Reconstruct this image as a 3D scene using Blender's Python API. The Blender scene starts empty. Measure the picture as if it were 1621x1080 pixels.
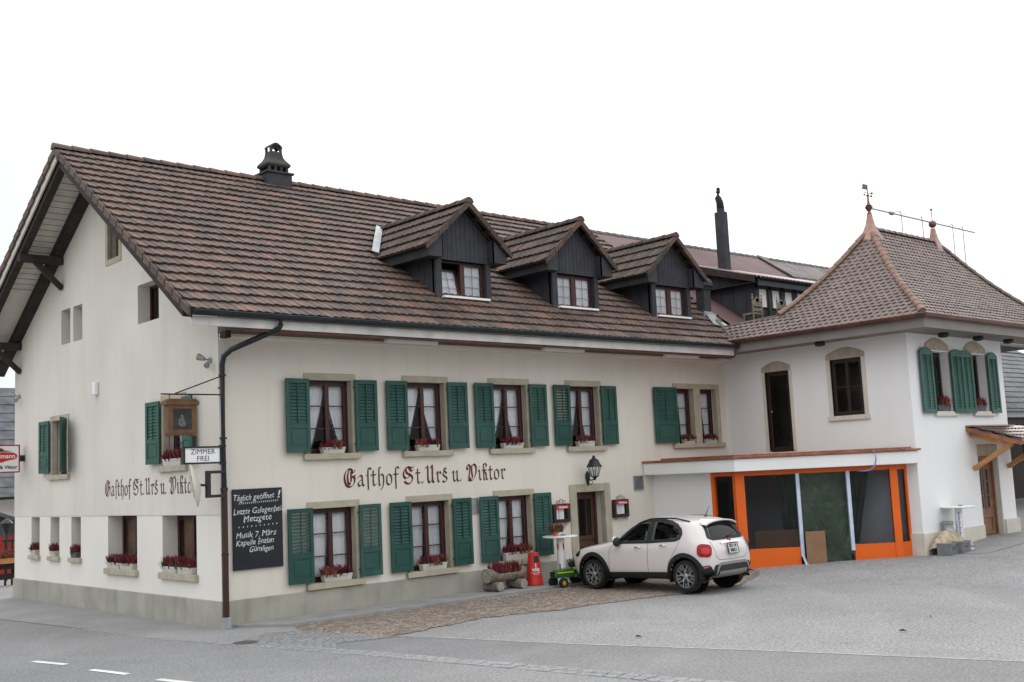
import bpy, bmesh, math, random
from mathutils import Vector, Matrix, noise
from mathutils.bvhtree import BVHTree
random.seed(7)
R = math.radians
SC = bpy.context.scene
COL = SC.collection

# ------------------------------------------------------------------ camera
cd = bpy.data.cameras.new('camera'); cam = bpy.data.objects.new('camera', cd); COL.objects.link(cam)
cd.sensor_width = 36; cd.lens = 1761.0/1621*36; cd.clip_end = 2000
yaw, pit, rol = R(42.265), R(6.708), R(-2.694)
fw = Vector((math.sin(yaw)*math.cos(pit), math.cos(yaw)*math.cos(pit), math.sin(pit)))
rt = fw.cross(Vector((0, 0, 1))).normalized(); up = rt.cross(fw)
r2 = rt*math.cos(rol)+up*math.sin(rol); u2 = -rt*math.sin(rol)+up*math.cos(rol)
M = Matrix((r2, u2, -fw)).transposed().to_4x4()
M.translation = Vector((-9.2736, -17.8956, 2.3974)); cam.matrix_world = M
SC.camera = cam
# ------------------------------------------------------------------ world, sun, exposure
SUN_AZ, SUN_EL = 63.0, 32.0       # azimuth from +Y towards +X
w = bpy.data.worlds.new('World'); SC.world = w; w.use_nodes = True
nt = w.node_tree; nt.nodes.clear()
def N(nt, t, **kw):
    n = nt.nodes.new(t)
    for k, v in kw.items(): setattr(n, k, v)
    return n
wo = N(nt, 'ShaderNodeOutputWorld'); bg = N(nt, 'ShaderNodeBackground'); sky = N(nt, 'ShaderNodeTexSky')
sky.sky_type = 'NISHITA'; sky.sun_disc = False; sky.sun_elevation = R(SUN_EL); sky.sun_rotation = R(SUN_AZ)
tc = N(nt, 'ShaderNodeTexCoord'); nz = N(nt, 'ShaderNodeTexNoise'); nz.inputs['Scale'].default_value = 2.2; nz.inputs['Detail'].default_value = 5
dp = N(nt, 'ShaderNodeVectorMath', operation='DOT_PRODUCT'); dv = Vector((math.sin(R(2))*math.cos(R(12)), math.cos(R(2))*math.cos(R(12)), math.sin(R(12))))
dp.inputs[1].default_value = dv
mr = N(nt, 'ShaderNodeMapRange'); mr.inputs[1].default_value = .87; mr.inputs[2].default_value = 1.0; mr.inputs[3].default_value = .95; mr.inputs[4].default_value = .5
ma = N(nt, 'ShaderNodeMath', operation='MULTIPLY_ADD'); ma.inputs[1].default_value = .22; ma.inputs[2].default_value = -.11
mb_ = N(nt, 'ShaderNodeMath', operation='ADD', use_clamp=True)
mx = N(nt, 'ShaderNodeMix', data_type='RGBA')
sx_ = N(nt, 'ShaderNodeSeparateXYZ'); zm_ = N(nt, 'ShaderNodeMath', operation='MULTIPLY_ADD'); zm_.inputs[1].default_value = 12.0; zm_.inputs[2].default_value = 10.3
vc_ = N(nt, 'ShaderNodeVectorMath', operation='SCALE'); vc_.inputs[0].default_value = (.985, 1.0, 1.025); zc_ = N(nt, 'ShaderNodeMath', operation='MAXIMUM'); zc_.inputs[1].default_value = 0
L = nt.links.new
L(tc.outputs['Generated'], sx_.inputs[0]); L(sx_.outputs['Z'], zc_.inputs[0]); L(zc_.outputs[0], zm_.inputs[0]); L(zm_.outputs[0], vc_.inputs['Scale']); L(vc_.outputs[0], mx.inputs['B'])
L(tc.outputs['Generated'], dp.inputs[0]); L(tc.outputs['Generated'], nz.inputs['Vector']); L(dp.outputs['Value'], mr.inputs[0])
L(nz.outputs['Fac'], ma.inputs[0]); L(ma.outputs[0], mb_.inputs[0]); L(mr.outputs[0], mb_.inputs[1])
L(sky.outputs[0], mx.inputs['A']); L(mb_.outputs[0], mx.inputs['Factor']); L(mx.outputs['Result'], bg.inputs[0]); L(bg.outputs[0], wo.inputs[0])
bg.inputs[1].default_value = .1
sd = bpy.data.lights.new('sun', 'SUN'); sd.energy = 1.1; sd.angle = R(14); sd.color = (1, .95, .88)
so = bpy.data.objects.new('sun', sd); COL.objects.link(so)
sdir = Vector((math.sin(R(SUN_AZ))*math.cos(R(SUN_EL)), math.cos(R(SUN_AZ))*math.cos(R(SUN_EL)), math.sin(R(SUN_EL))))
so.rotation_euler = sdir.to_track_quat('Z', 'Y').to_euler()
vs = SC.view_settings; vs.view_transform = 'Standard'; vs.look = 'None'; vs.exposure = 0; vs.gamma = 1

# ------------------------------------------------------------------ materials
MATS = {}
def mat(name, col, rough=.8, var=.12, vscale=3.0, bump=0, bscale=60, metal=0, spec=.4, col2=None, detail=4, stain=0, coat=0):
    m = bpy.data.materials.new(name); m.use_nodes = True; t = m.node_tree; p = t.nodes['Principled BSDF']
    p.inputs['Roughness'].default_value = rough; p.inputs['Metallic'].default_value = metal
    p.inputs['Specular IOR Level'].default_value = spec
    if coat: p.inputs['Coat Weight'].default_value = coat; p.inputs['Coat Roughness'].default_value = .05
    c = N(t, 'ShaderNodeTexCoord')
    a = N(t, 'ShaderNodeTexNoise'); a.inputs['Scale'].default_value = vscale; a.inputs['Detail'].default_value = detail
    rp = N(t, 'ShaderNodeValToRGB'); e = rp.color_ramp.elements
    lo = col2 or tuple(x*(1-var) for x in col); hi = col if col2 else tuple(min(1, x*(1+var)) for x in col)
    e[0].position = .34; e[1].position = .66; e[0].color = (*lo, 1); e[1].color = (*hi, 1)
    t.links.new(c.outputs['Object'], a.inputs['Vector']); t.links.new(a.outputs['Fac'], rp.inputs[0])
    out = rp.outputs[0]
    if stain:   # vertical weather streaks of the surface itself
        mp = N(t, 'ShaderNodeMapping'); mp.inputs['Scale'].default_value = (2.2, 2.2, .28)
        s = N(t, 'ShaderNodeTexNoise'); s.inputs['Scale'].default_value = 1.6; s.inputs['Detail'].default_value = 6
        sr = N(t, 'ShaderNodeMapRange'); sr.inputs[1].default_value = .5; sr.inputs[2].default_value = .8; sr.inputs[3].default_value = 0; sr.inputs[4].default_value = stain
        mm = N(t, 'ShaderNodeMix', data_type='RGBA', blend_type='MULTIPLY'); mm.inputs['B'].default_value = (.55, .52, .47, 1)
        t.links.new(c.outputs['Object'], mp.inputs[0]); t.links.new(mp.outputs[0], s.inputs['Vector']); t.links.new(s.outputs['Fac'], sr.inputs[0])
        t.links.new(sr.outputs[0], mm.inputs['Factor']); t.links.new(out, mm.inputs['A']); out = mm.outputs['Result']
    t.links.new(out, p.inputs['Base Color'])
    if bump:
        b = N(t, 'ShaderNodeTexNoise'); b.inputs['Scale'].default_value = bscale; b.inputs['Detail'].default_value = 3
        bp = N(t, 'ShaderNodeBump'); bp.inputs['Strength'].default_value = bump; bp.inputs['Distance'].default_value = .02
        t.links.new(c.outputs['Object'], b.inputs['Vector']); t.links.new(b.outputs['Fac'], bp.inputs['Height']); t.links.new(bp.outputs[0], p.inputs['Normal'])
    MATS[name] = m; return m
def tilemat(name, cols, rough=.75, moss=.3):
    m = bpy.data.materials.new(name); m.use_nodes = True; t = m.node_tree; p = t.nodes['Principled BSDF']
    p.inputs['Roughness'].default_value = rough; p.inputs['Specular IOR Level'].default_value = .35
    uv = N(t, 'ShaderNodeUVMap'); wn = N(t, 'ShaderNodeTexWhiteNoise', noise_dimensions='2D')
    rp = N(t, 'ShaderNodeValToRGB'); cr = rp.color_ramp
    while len(cr.elements) < len(cols): cr.elements.new(.5)
    for el, (pos, c) in zip(cr.elements, cols): el.position = pos; el.color = (*c, 1)
    c = N(t, 'ShaderNodeTexCoord'); a = N(t, 'ShaderNodeTexNoise'); a.inputs['Scale'].default_value = .9; a.inputs['Detail'].default_value = 6
    b = N(t, 'ShaderNodeTexNoise'); b.inputs['Scale'].default_value = 22; b.inputs['Detail'].default_value = 4
    ad = N(t, 'ShaderNodeMath', operation='MULTIPLY_ADD', use_clamp=True); ad.inputs[1].default_value = .75; 
    mr2 = N(t, 'ShaderNodeMapRange'); mr2.inputs[1].default_value = .3; mr2.inputs[2].default_value = .7; mr2.inputs[3].default_value = .0; mr2.inputs[4].default_value = .22
    k = t.links.new
    k(uv.outputs[0], wn.inputs['Vector']); k(c.outputs['Object'], a.inputs['Vector']); k(c.outputs['Object'], b.inputs['Vector'])
    k(a.outputs['Fac'], mr2.inputs[0]); k(wn.outputs['Value'], ad.inputs[0]); k(mr2.outputs[0], ad.inputs[2]); k(ad.outputs[0], rp.inputs[0])
    mm = N(t, 'ShaderNodeMix', data_type='RGBA', blend_type='MULTIPLY'); br = N(t, 'ShaderNodeValToRGB')
    br.color_ramp.elements[0].position = .3; br.color_ramp.elements[0].color = (1-moss,)*3+(1,); br.color_ramp.elements[1].position = .6; br.color_ramp.elements[1].color = (1.1, 1.1, 1.1, 1)
    mm.inputs['Factor'].default_value = 1; k(b.outputs['Fac'], br.inputs[0]); k(rp.outputs[0], mm.inputs['A']); k(br.outputs[0], mm.inputs['B'])
    k(mm.outputs['Result'], p.inputs['Base Color'])
    bp = N(t, 'ShaderNodeBump'); bp.inputs['Strength'].default_value = .35; bp.inputs['Distance'].default_value = .01; k(b.outputs['Fac'], bp.inputs['Height']); k(bp.outputs[0], p.inputs['Normal'])
    MATS[name] = m; return m
def glassmat(name, tint=(1, 1, 1), ior=1.35, rough=.02):
    m = bpy.data.materials.new(name); m.use_nodes = True; t = m.node_tree; t.nodes.clear()
    o = N(t, 'ShaderNodeOutputMaterial'); x = N(t, 'ShaderNodeMixShader'); tr = N(t, 'ShaderNodeBsdfTransparent'); g = N(t, 'ShaderNodeBsdfGlossy'); f = N(t, 'ShaderNodeFresnel')
    f.inputs[0].default_value = ior; tr.inputs[0].default_value = (*tint, 1); g.inputs['Roughness'].default_value = rough
    c = N(t, 'ShaderNodeTexCoord'); n_ = N(t, 'ShaderNodeTexNoise'); n_.inputs['Scale'].default_value = 2.5; b = N(t, 'ShaderNodeBump'); b.inputs['Strength'].default_value = .06; b.inputs['Distance'].default_value = .05
    k = t.links.new; k(c.outputs['Object'], n_.inputs['Vector']); k(n_.outputs['Fac'], b.inputs['Height']); k(b.outputs[0], g.inputs['Normal'])
    k(f.outputs[0], x.inputs[0]); k(tr.outputs[0], x.inputs[1]); k(g.outputs[0], x.inputs[2]); k(x.outputs[0], o.inputs[0])
    MATS[name] = m; return m
def groundmat(name, lo, hi, speck=.35, sscale=70, patch=.35):
    m = bpy.data.materials.new(name); m.use_nodes = True; t = m.node_tree; p = t.nodes['Principled BSDF']; k = t.links.new
    p.inputs['Roughness'].default_value = .9; p.inputs['Specular IOR Level'].default_value = .25
    c = N(t, 'ShaderNodeTexCoord')
    a = N(t, 'ShaderNodeTexNoise'); a.inputs['Scale'].default_value = patch; a.inputs['Detail'].default_value = 8; a.inputs['Roughness'].default_value = .65; a.inputs['Distortion'].default_value = .6
    rp = N(t, 'ShaderNodeValToRGB'); e = rp.color_ramp.elements; e[0].position = .32; e[0].color = (*lo, 1); e[1].position = .68; e[1].color = (*hi, 1)
    b = N(t, 'ShaderNodeTexNoise'); b.inputs['Scale'].default_value = sscale; b.inputs['Detail'].default_value = 3; b.inputs['Roughness'].default_value = .7
    br = N(t, 'ShaderNodeMapRange'); br.inputs[1].default_value = .3; br.inputs[2].default_value = .7; br.inputs[3].default_value = 1-speck; br.inputs[4].default_value = 1+speck
    mm = N(t, 'ShaderNodeVectorMath', operation='SCALE')
    k(c.outputs['Object'], a.inputs['Vector']); k(c.outputs['Object'], b.inputs['Vector']); k(a.outputs['Fac'], rp.inputs[0]); k(b.outputs['Fac'], br.inputs[0])
    k(rp.outputs[0], mm.inputs[0]); k(br.outputs[0], mm.inputs['Scale'])
    # long shallow tyre sweeps, part of the worn surface
    wv = N(t, 'ShaderNodeTexWave', wave_type='RINGS', rings_direction='Z'); wv.inputs['Scale'].default_value = .16; wv.inputs['Distortion'].default_value = 3.0; wv.inputs['Detail'].default_value = 3; wv.inputs['Detail Scale'].default_value = .5
    wr = N(t, 'ShaderNodeMapRange'); wr.inputs[1].default_value = .86; wr.inputs[2].default_value = 1; wr.inputs[3].default_value = 1; wr.inputs[4].default_value = 1.05
    m2 = N(t, 'ShaderNodeVectorMath', operation='SCALE')
    k(c.outputs['Object'], wv.inputs['Vector']); k(wv.outputs['Fac'], wr.inputs[0]); k(mm.outputs[0], m2.inputs[0]); k(wr.outputs[0], m2.inputs['Scale'])
    dn = N(t, 'ShaderNodeTexNoise'); dn.inputs['Scale'].default_value = 1.3; dn.inputs['Detail'].default_value = 5
    dm_ = N(t, 'ShaderNodeVectorMath', operation='MULTIPLY_ADD'); dm_.inputs[1].default_value = (.9, .9, 0)
    vo = N(t, 'ShaderNodeTexVoronoi', feature='DISTANCE_TO_EDGE'); vo.inputs['Scale'].default_value = .33
    cr_ = N(t, 'ShaderNodeMapRange'); cr_.inputs[1].default_value = .0; cr_.inputs[2].default_value = .006; cr_.inputs[3].default_value = .93; cr_.inputs[4].default_value = 1.0
    k(c.outputs['Object'], dn.inputs['Vector']); k(dn.outputs['Color'], dm_.inputs[0]); k(c.outputs['Object'], dm_.inputs[2]); k(dm_.outputs[0], vo.inputs['Vector']); k(vo.outputs['Distance'], cr_.inputs[0])
    st_ = N(t, 'ShaderNodeTexNoise'); st_.inputs['Scale'].default_value = 1.1; st_.inputs['Detail'].default_value = 2
    sr_ = N(t, 'ShaderNodeMapRange'); sr_.inputs[1].default_value = .68; sr_.inputs[2].default_value = .78; sr_.inputs[3].default_value = 1.0; sr_.inputs[4].default_value = .84
    k(c.outputs['Object'], st_.inputs['Vector']); k(st_.outputs['Fac'], sr_.inputs[0]); mu_ = N(t, 'ShaderNodeMath', operation='MULTIPLY'); k(cr_.outputs[0], mu_.inputs[0]); k(sr_.outputs[0], mu_.inputs[1])
    m3 = N(t, 'ShaderNodeVectorMath', operation='SCALE'); k(m2.outputs[0], m3.inputs[0]); k(mu_.outputs[0], m3.inputs['Scale'])
    k(m3.outputs[0], p.inputs['Base Color'])
    bp = N(t, 'ShaderNodeBump'); bp.inputs['Strength'].default_value = .5; bp.inputs['Distance'].default_value = .012; k(b.outputs['Fac'], bp.inputs['Height']); k(bp.outputs[0], p.inputs['Normal'])
    MATS[name] = m; return m
def stonemat(name, lo, hi, scale, gap=(.12, .11, .1), squash=(1, 1, 1)):
    m = bpy.data.materials.new(name); m.use_nodes = True; t = m.node_tree; p = t.nodes['Principled BSDF']; k = t.links.new
    p.inputs['Roughness'].default_value = .85
    c = N(t, 'ShaderNodeTexCoord'); mp = N(t, 'ShaderNodeMapping'); mp.inputs['Scale'].default_value = squash
    v = N(t, 'ShaderNodeTexVoronoi', feature='F1'); v.inputs['Scale'].default_value = scale; v2 = N(t, 'ShaderNodeTexVoronoi', feature='DISTANCE_TO_EDGE'); v2.inputs['Scale'].default_value = scale
    sp = N(t, 'ShaderNodeSeparateColor'); rp = N(t, 'ShaderNodeValToRGB'); e = rp.color_ramp.elements; e[0].color = (*lo, 1); e[1].color = (*hi, 1)
    er = N(t, 'ShaderNodeMapRange'); er.inputs[1].default_value = .02; er.inputs[2].default_value = .12
    mm = N(t, 'ShaderNodeMix', data_type='RGBA'); mm.inputs['A'].default_value = (*gap, 1)
    k(c.outputs['Object'], mp.inputs[0]); k(mp.outputs[0], v.inputs['Vector']); k(mp.outputs[0], v2.inputs['Vector']); k(v.outputs['Color'], sp.inputs[0]); k(sp.outputs[0], rp.inputs[0])
    k(v2.outputs['Distance'], er.inputs[0]); k(er.outputs[0], mm.inputs['Factor']); k(rp.outputs[0], mm.inputs['B']); k(mm.outputs['Result'], p.inputs['Base Color'])
    bp = N(t, 'ShaderNodeBump'); bp.inputs['Strength'].default_value = .8; bp.inputs['Distance'].default_value = .02; k(er.outputs[0], bp.inputs['Height']); k(bp.outputs[0], p.inputs['Normal'])
    MATS[name] = m; return m

mat('plaster', (.70, .662, .588), .9, .05, .55, .3, 120, stain=.16)
mat('plaster_gable', (.66, .628, .565), .9, .06, .5, .3, 120, stain=.16)
mat('plaster_pale', (.74, .715, .655), .9, .03, .8, .25, 120, stain=.08)
mat('plaster_white', (.80, .802, .80), .9, .02, .6, .2, 120, stain=.05)
mat('plinth', (.34, .335, .285), .9, .12, 1.5, .3, 90, stain=.5)
mat('stone', (.40, .365, .28), .85, .1, 4, .2, 80)
mat('stone_warm', (.40, .345, .27), .85, .14, 6, .2, 80)
mat('stone_cream', (.60, .57, .50), .85, .06, 3, .2, 80, stain=.15)
mat('shutter', (.014, .072, .057), .55, .18, 2.5, .1, 50)
mat('shutter_light', (.022, .100, .073), .5, .15, 3, .1, 50)  # lighter copy of the shutter green; gable brightness put into the colour
mat('window_wood', (.048, .012, .010), .45, .2, 8, .05, 40)
mat('wood_brown', (.028, .014, .011), .5, .2, 8, .05, 40)
mat('wood_dark', (.030, .022, .019), .8, .3, 4, .3, 30)
mat('eave_wood', (.10, .045, .03), .7, .25, 5, .2, 30)
mat('soffit_board', (.60, .56, .50), .8, .08, 3, .1, 40)
mat('fascia', (.60, .59, .57), .7, .12, 2, .1, 40, stain=.4)
mat('fascia_grey', (.22, .20, .185), .7, .08, 2, .1, 40)
mat('gutter', (.022, .030, .034), .4, .2, 4, 0, metal=.3)
mat('pipe_brown', (.045, .018, .015), .45, .2, 4, 0)
mat('copper', (.40, .17, .105), .38, .25, 4, .05, 20, metal=.65, col2=(.24, .10, .065))
mat('copper_bright', (.30, .185, .150), .35, .15, 4, .05, 20, metal=.6)
mat('copper_dark', (.20, .10, .075), .4, .25, 4, .05, 20, metal=.5, col2=(.12, .065, .05))
mat('dormer_wood', (.035, .036, .042), .75, .2, 3, .25, 25)
mat('zinc', (.34, .35, .36), .5, .15, 4, 0, metal=.4)
mat('white', (.78, .78, .77), .5, .03, 3)
mat('white_gloss', (.82, .82, .82), .3, .02, 3)
mat('curtain', (.74, .75, .79), .9, .03, 5)
mat('curtain_brown', (.16, .085, .04), .9, .3, 3)
mat('lace_dark', (.03, .035, .025), .9, .2, 20)
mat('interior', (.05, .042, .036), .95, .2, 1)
mat('shop_reflection_tone', (.15, .165, .19), .9, .15, 1)  # blue-grey tone standing in for the street reflected in the shop panes
mat('orange', (.74, .125, .008), .5, .04, 2)
mat('tarp', (.027, .047, .029), .38, .12, 3, .12, 14)
mat('cardboard', (.26, .15, .085), .85, .08, 3)
mat('black', (.012, .012, .013), .5, .2, 6)
mat('iron', (.02, .02, .021), .5, .2, 10, .1, 60)
mat('chalkboard', (.010, .013, .020), .6, .3, 1.5, .05, 50)
mat('chalk', (.62, .64, .63), .95, .2, 30)
mat('sign_red_text', (.115, .016, .018), .85, .15, 10)
mat('sign_dark_text', (.085, .04, .032), .85, .15, 10)
mat('sign_text_gable', (.11, .045, .038), .85, .2, 10)
mat('red', (.52, .025, .02), .4, .08, 4)
mat('red_dark', (.33, .02, .02), .45, .1, 4)
mat('paper', (.75, .76, .78), .7, .03, 6)
mat('sign_wood', (.13, .062, .024), .6, .2, 6, .1, 40)
mat('wood_light', (.45, .22, .085), .6, .15, 6, .1, 40)
mat('wood_door', (.075, .03, .018), .5, .2, 5, .1, 30)
mat('wood_door_pale', (.22, .11, .065), .5, .15, 5, .1, 30)
mat('log', (.20, .17, .135), .9, .35, 9, .6, 30)
mat('log_end', (.30, .27, .22), .9, .25, 16, .3, 30)
mat('trough_white', (.52, .50, .455), .8, .1, 6, .2, 50, stain=.3)
mat('planter_grey', (.10, .10, .11), .8, .2, 6)
mat('heather', (.135, .016, .028), .8, .5, 14)
mat('heather_dark', (.085, .014, .018), .8, .5, 14)
mat('heather_rust', (.23, .075, .045), .8, .4, 14)
mat('leaf', (.05, .075, .03), .7, .5, 14)
mat('car_paint', (.64, .60, .585), .25, .01, 2, spec=.5, coat=.9)
mat('car_black', (.018, .018, .020), .6, .15, 10, .1, 200)
mat('car_silver', (.27, .26, .25), .4, .05, 10, metal=.5)
mat('tyre', (.014, .014, .015), .85, .2, 10, .2, 80)
mat('alloy', (.42, .43, .44), .3, .04, 10, metal=.7)
mat('chrome', (.75, .75, .76), .15, .02, 10, metal=.95)
mat('car_glass_dark', (.008, .010, .011), .05, .1, 2, spec=.5)
mat('tail_red', (.27, .004, .008), .25, .35, 20, spec=.3, coat=.15)
mat('plate', (.52, .53, .53), .5, .04, 4)
mat('toy_green', (.02, .13, .03), .4, .15, 6)
mat('toy_yellow', (.62, .46, .03), .45, .1, 6)
mat('metal_grey', (.30, .31, .32), .4, .12, 8, metal=.6)
mat('crate_grey', (.17, .18, .19), .7, .15, 8, .1, 40)
mat('sack', (.44, .36, .25), .95, .25, 9, .5, 25)
mat('blue_film', (.55, .62, .74), .35, .1, 4)
mat('cable_blue', (.20, .28, .60), .5, .05, 4)
mat('print_blue', (.10, .15, .42), .6, .1, 30)
mat('sheet_metal', (.115, .062, .064), .55, .15, 1.2, .05, 20, metal=.15)
mat('roof_grey', (.13, .12, .115), .8, .3, 2, .4, 12)
mat('clay', (.062, .058, .050), .85, .35, 6, .5, 20, col2=(.035, .042, .034))
mat('hip_clay', (.235, .15, .118), .75, .2, 5, .3, 30)
mat('terracotta', (.50, .16, .06), .8, .15, 8)
mat('slate', (.10, .105, .115), .8, .3, 3, .3, 14)
mat('picture_dark', (.018, .018, .022), .5, .5, 5)
mat('picture_pale', (.20, .185, .175), .6, .4, 30, col2=(.022, .022, .026))
mat('marking', (.66, .66, .64), .8, .12, 9)
mat('manhole', (.075, .07, .065), .6, .2, 30, .4, 60)
mat('joint', (.36, .355, .35), .9, .25, 5)
mat('concrete', (.27, .27, .262), .9, .12, 2, .25, 60, stain=.2)
glassmat('glass', (.97, .98, .98), 1.30)
glassmat('glass_shop', (.62, .64, .68), 1.36)
glassmat('glass_car', (.42, .50, .47), 1.45)
glassmat('glass_lamp', (.9, .92, .9), 1.45)
TM = [(.0, (.052, .044, .040)), (.30, (.080, .061, .053)), (.52, (.112, .077, .063)), (.74, (.146, .090, .070)), (.93, (.195, .110, .080)), (1., (.29, .155, .108))]
for nm_ in ('shutter', 'shutter_light', 'curtain'):
    t_ = MATS[nm_].node_tree; p_ = t_.nodes['Principled BSDF']; oi = N(t_, 'ShaderNodeObjectInfo'); hs_ = N(t_, 'ShaderNodeHueSaturation'); m1 = N(t_, 'ShaderNodeMapRange'); m2_ = N(t_, 'ShaderNodeMapRange')
    m1.inputs[3].default_value = .80; m1.inputs[4].default_value = 1.22 if nm_ != 'curtain' else 1.0; m2_.inputs[3].default_value = 1.05; m2_.inputs[4].default_value = .82
    src = p_.inputs['Base Color'].links[0].from_socket; t_.links.new(oi.outputs['Random'], m1.inputs[0]); t_.links.new(oi.outputs['Random'], m2_.inputs[0]); t_.links.new(src, hs_.inputs['Color']); t_.links.new(m1.outputs[0], hs_.inputs['Value']); t_.links.new(m2_.outputs[0], hs_.inputs['Saturation']); t_.links.new(hs_.outputs[0], p_.inputs['Base Color'])
tilemat('tiles', TM, .72, .4)
tilemat('tiles_dormer', [(p, (c[0]*.8, c[1]*.82, c[2]*.8)) for p, c in TM], .8, .5)
tilemat('tiles_wing', [(0, (.045, .036, .035)), (.10, (.125, .094, .082)), (.4, (.152, .112, .097)), (.8, (.185, .135, .116)), (1, (.22, .16, .137))], .42, .25)
groundmat('asphalt', (.225, .223, .220), (.285, .282, .278), .50, 25, .45)
groundmat('asphalt_road', (.195, .195, .194), (.25, .248, .245), .42, 27, .3)
groundmat('asphalt_strip', (.172, .172, .172), (.218, .216, .214), .36, 28, .5)
groundmat('pavement_mat', (.225, .225, .227), (.29, .288, .285), .34, 26, .6)
stonemat('cobble', (.185, .15, .122), (.375, .30, .242), 11, (.13, .115, .10), (1, .72, 1))
stonemat('setts', (.215, .215, .218), (.285, .284, .283), 8, (.165, .165, .165))

# ------------------------------------------------------------------ mesh helpers
EYE = Vector((-9, -18, 2.4))     # the street side, from which panes are outward facing
class MB:
    def __init__(s, T=None): s.v = []; s.f = []; s.T = T; s.uv = None
    def p(s, *a):
        q = Vector(a[0] if len(a) == 1 else a)
        s.v.append(Vector(s.T(q)) if s.T else q); return len(s.v)-1
    def face(s, pts): s.f.append([s.p(q) for q in pts])
    def box(s, x0, x1, y0, y1, z0, z1):
        i = [s.p(x, y, z) for z in (z0, z1) for y in (y0, y1) for x in (x0, x1)]
        for q in ((0, 2, 3, 1), (4, 5, 7, 6), (0, 1, 5, 4), (2, 6, 7, 3), (0, 4, 6, 2), (1, 3, 7, 5)): s.f.append([i[k] for k in q])
    def prism(s, poly, off):      # poly: list of 3D points, extruded along vector off
        off = Vector(off); a = [s.p(Vector(q)) for q in poly]; b = [s.p(Vector(q)+off) for q in poly]; n = len(a)
        s.f.append(a[::-1]); s.f.append(b)
        for k in range(n): s.f.append([a[k], a[(k+1) % n], b[(k+1) % n], b[k]])
    def bar(s, a, b, w, h, upv=(0, 0, 1)):
        a, b = Vector(a), Vector(b); d = (b-a).normalized(); sd_ = d.cross(Vector(upv))
        if sd_.length < 1e-4: sd_ = d.cross(Vector((1, 0, 0)))
        sd_.normalize(); u = sd_.cross(d); c = [sd_*x*w/2+u*y*h/2 for x, y in ((-1, -1), (1, -1), (1, 1), (-1, 1))]
        s.prism([a+q for q in c], b-a)
    def tube(s, pts, r, n=8, cap=True):
        pts = [Vector(q) for q in pts]; rings = []; m = len(pts)
        for i, q in enumerate(pts):
            d = (pts[min(i+1, m-1)]-pts[max(i-1, 0)]).normalized(); a = d.cross(Vector((0, 0, 1)))
            if a.length < 1e-3: a = d.cross(Vector((1, 0, 0)))
            a.normalize(); b = d.cross(a); rr = r[i] if isinstance(r, (list, tuple)) else r
            rings.append([s.p(q+a*math.cos(2*math.pi*k/n)*rr+b*math.sin(2*math.pi*k/n)*rr) for k in range(n)])
        for i in range(m-1):
            for k in range(n): s.f.append([rings[i][k], rings[i][(k+1) % n], rings[i+1][(k+1) % n], rings[i+1][k]])
        if cap: s.f.append(rings[0][::-1]); s.f.append(rings[-1])
    def lathe(s, c, prof, n=20, ax=(0, 0, 1), cap=True):
        ax = Vector(ax).normalized(); a = ax.orthogonal().normalized(); b = ax.cross(a); c = Vector(c); rings = []
        for r, h in prof: rings.append([s.p(c+ax*h+(a*math.cos(2*math.pi*k/n)+b*math.sin(2*math.pi*k/n))*max(r, 1e-4)) for k in range(n)])
        for i in range(len(rings)-1):
            for k in range(n): s.f.append([rings[i][k], rings[i][(k+1) % n], rings[i+1][(k+1) % n], rings[i+1][k]])
        if cap: s.f.append(rings[0][::-1]); s.f.append(rings[-1])
    def ball(s, c, r, n=10, sc=(1, 1, 1)):
        c = Vector(c); rings = []
        for i in range(n//2+1):
            th = math.pi*i/(n//2); rings.append([s.p(c.x+r*sc[0]*math.sin(th)*math.cos(2*math.pi*k/n), c.y+r*sc[1]*math.sin(th)*math.sin(2*math.pi*k/n), c.z-r*sc[2]*math.cos(th)) for k in range(n)])
        for i in range(len(rings)-1):
            for k in range(n): s.f.append([rings[i][k], rings[i][(k+1) % n], rings[i+1][(k+1) % n], rings[i+1][k]])
    def build(s, name, m, parent=None, smooth=False, bevel=0, world=True, fix=True):
        off = Vector((0, 0, 0)); q = parent
        while q is not None and world: off += q.location; q = q.parent
        me = bpy.data.meshes.new(name); me.from_pydata([v-off for v in s.v], [], s.f); me.update()
        if s.uv:
            lay = me.uv_layers.new(name='UVMap')
            for poly, q in zip(me.polygons, s.uv):
                for li in poly.loop_indices: lay.data[li].uv = q
        if fix and not s.uv:
            bm = bmesh.new(); bm.from_mesh(me); bmesh.ops.recalc_face_normals(bm, faces=bm.faces); bm.to_mesh(me); bm.free()
        if isinstance(m, str) and m.startswith('glass'):
            for pl in me.polygons:
                if pl.normal.dot(EYE-off-pl.center if world else Vector((pl.center.x, pl.center.y+2, pl.center.z-.6))) < 0: pl.flip()
        me.materials.append(MATS[m] if isinstance(m, str) else m)
        if smooth:
            for pl in me.polygons: pl.use_smooth = True
        o = bpy.data.objects.new(name, me); COL.objects.link(o)
        if parent: o.parent = parent
        if smooth == 'auto':
            try: me.set_sharp_from_angle(angle=R(40))
            except Exception: pass
        if bevel:
            b = o.modifiers.new('bevel', 'BEVEL'); b.width = bevel; b.segments = 2; b.limit_method = 'ANGLE'; b.angle_limit = R(40)
        return o
def tag(o, label=None, cat=None, group=None, kind=None):
    if label: o['label'] = label
    if cat: o['category'] = cat
    if group: o['group'] = group
    if kind: o['kind'] = kind
    return o
def thing(name, loc, label, cat, group=None, rz=0):
    o = bpy.data.objects.new(name, None); COL.objects.link(o); o.location = loc; o.rotation_euler = (0, 0, rz); o.empty_display_size = .1
    return tag(o, label, cat, group)
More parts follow.
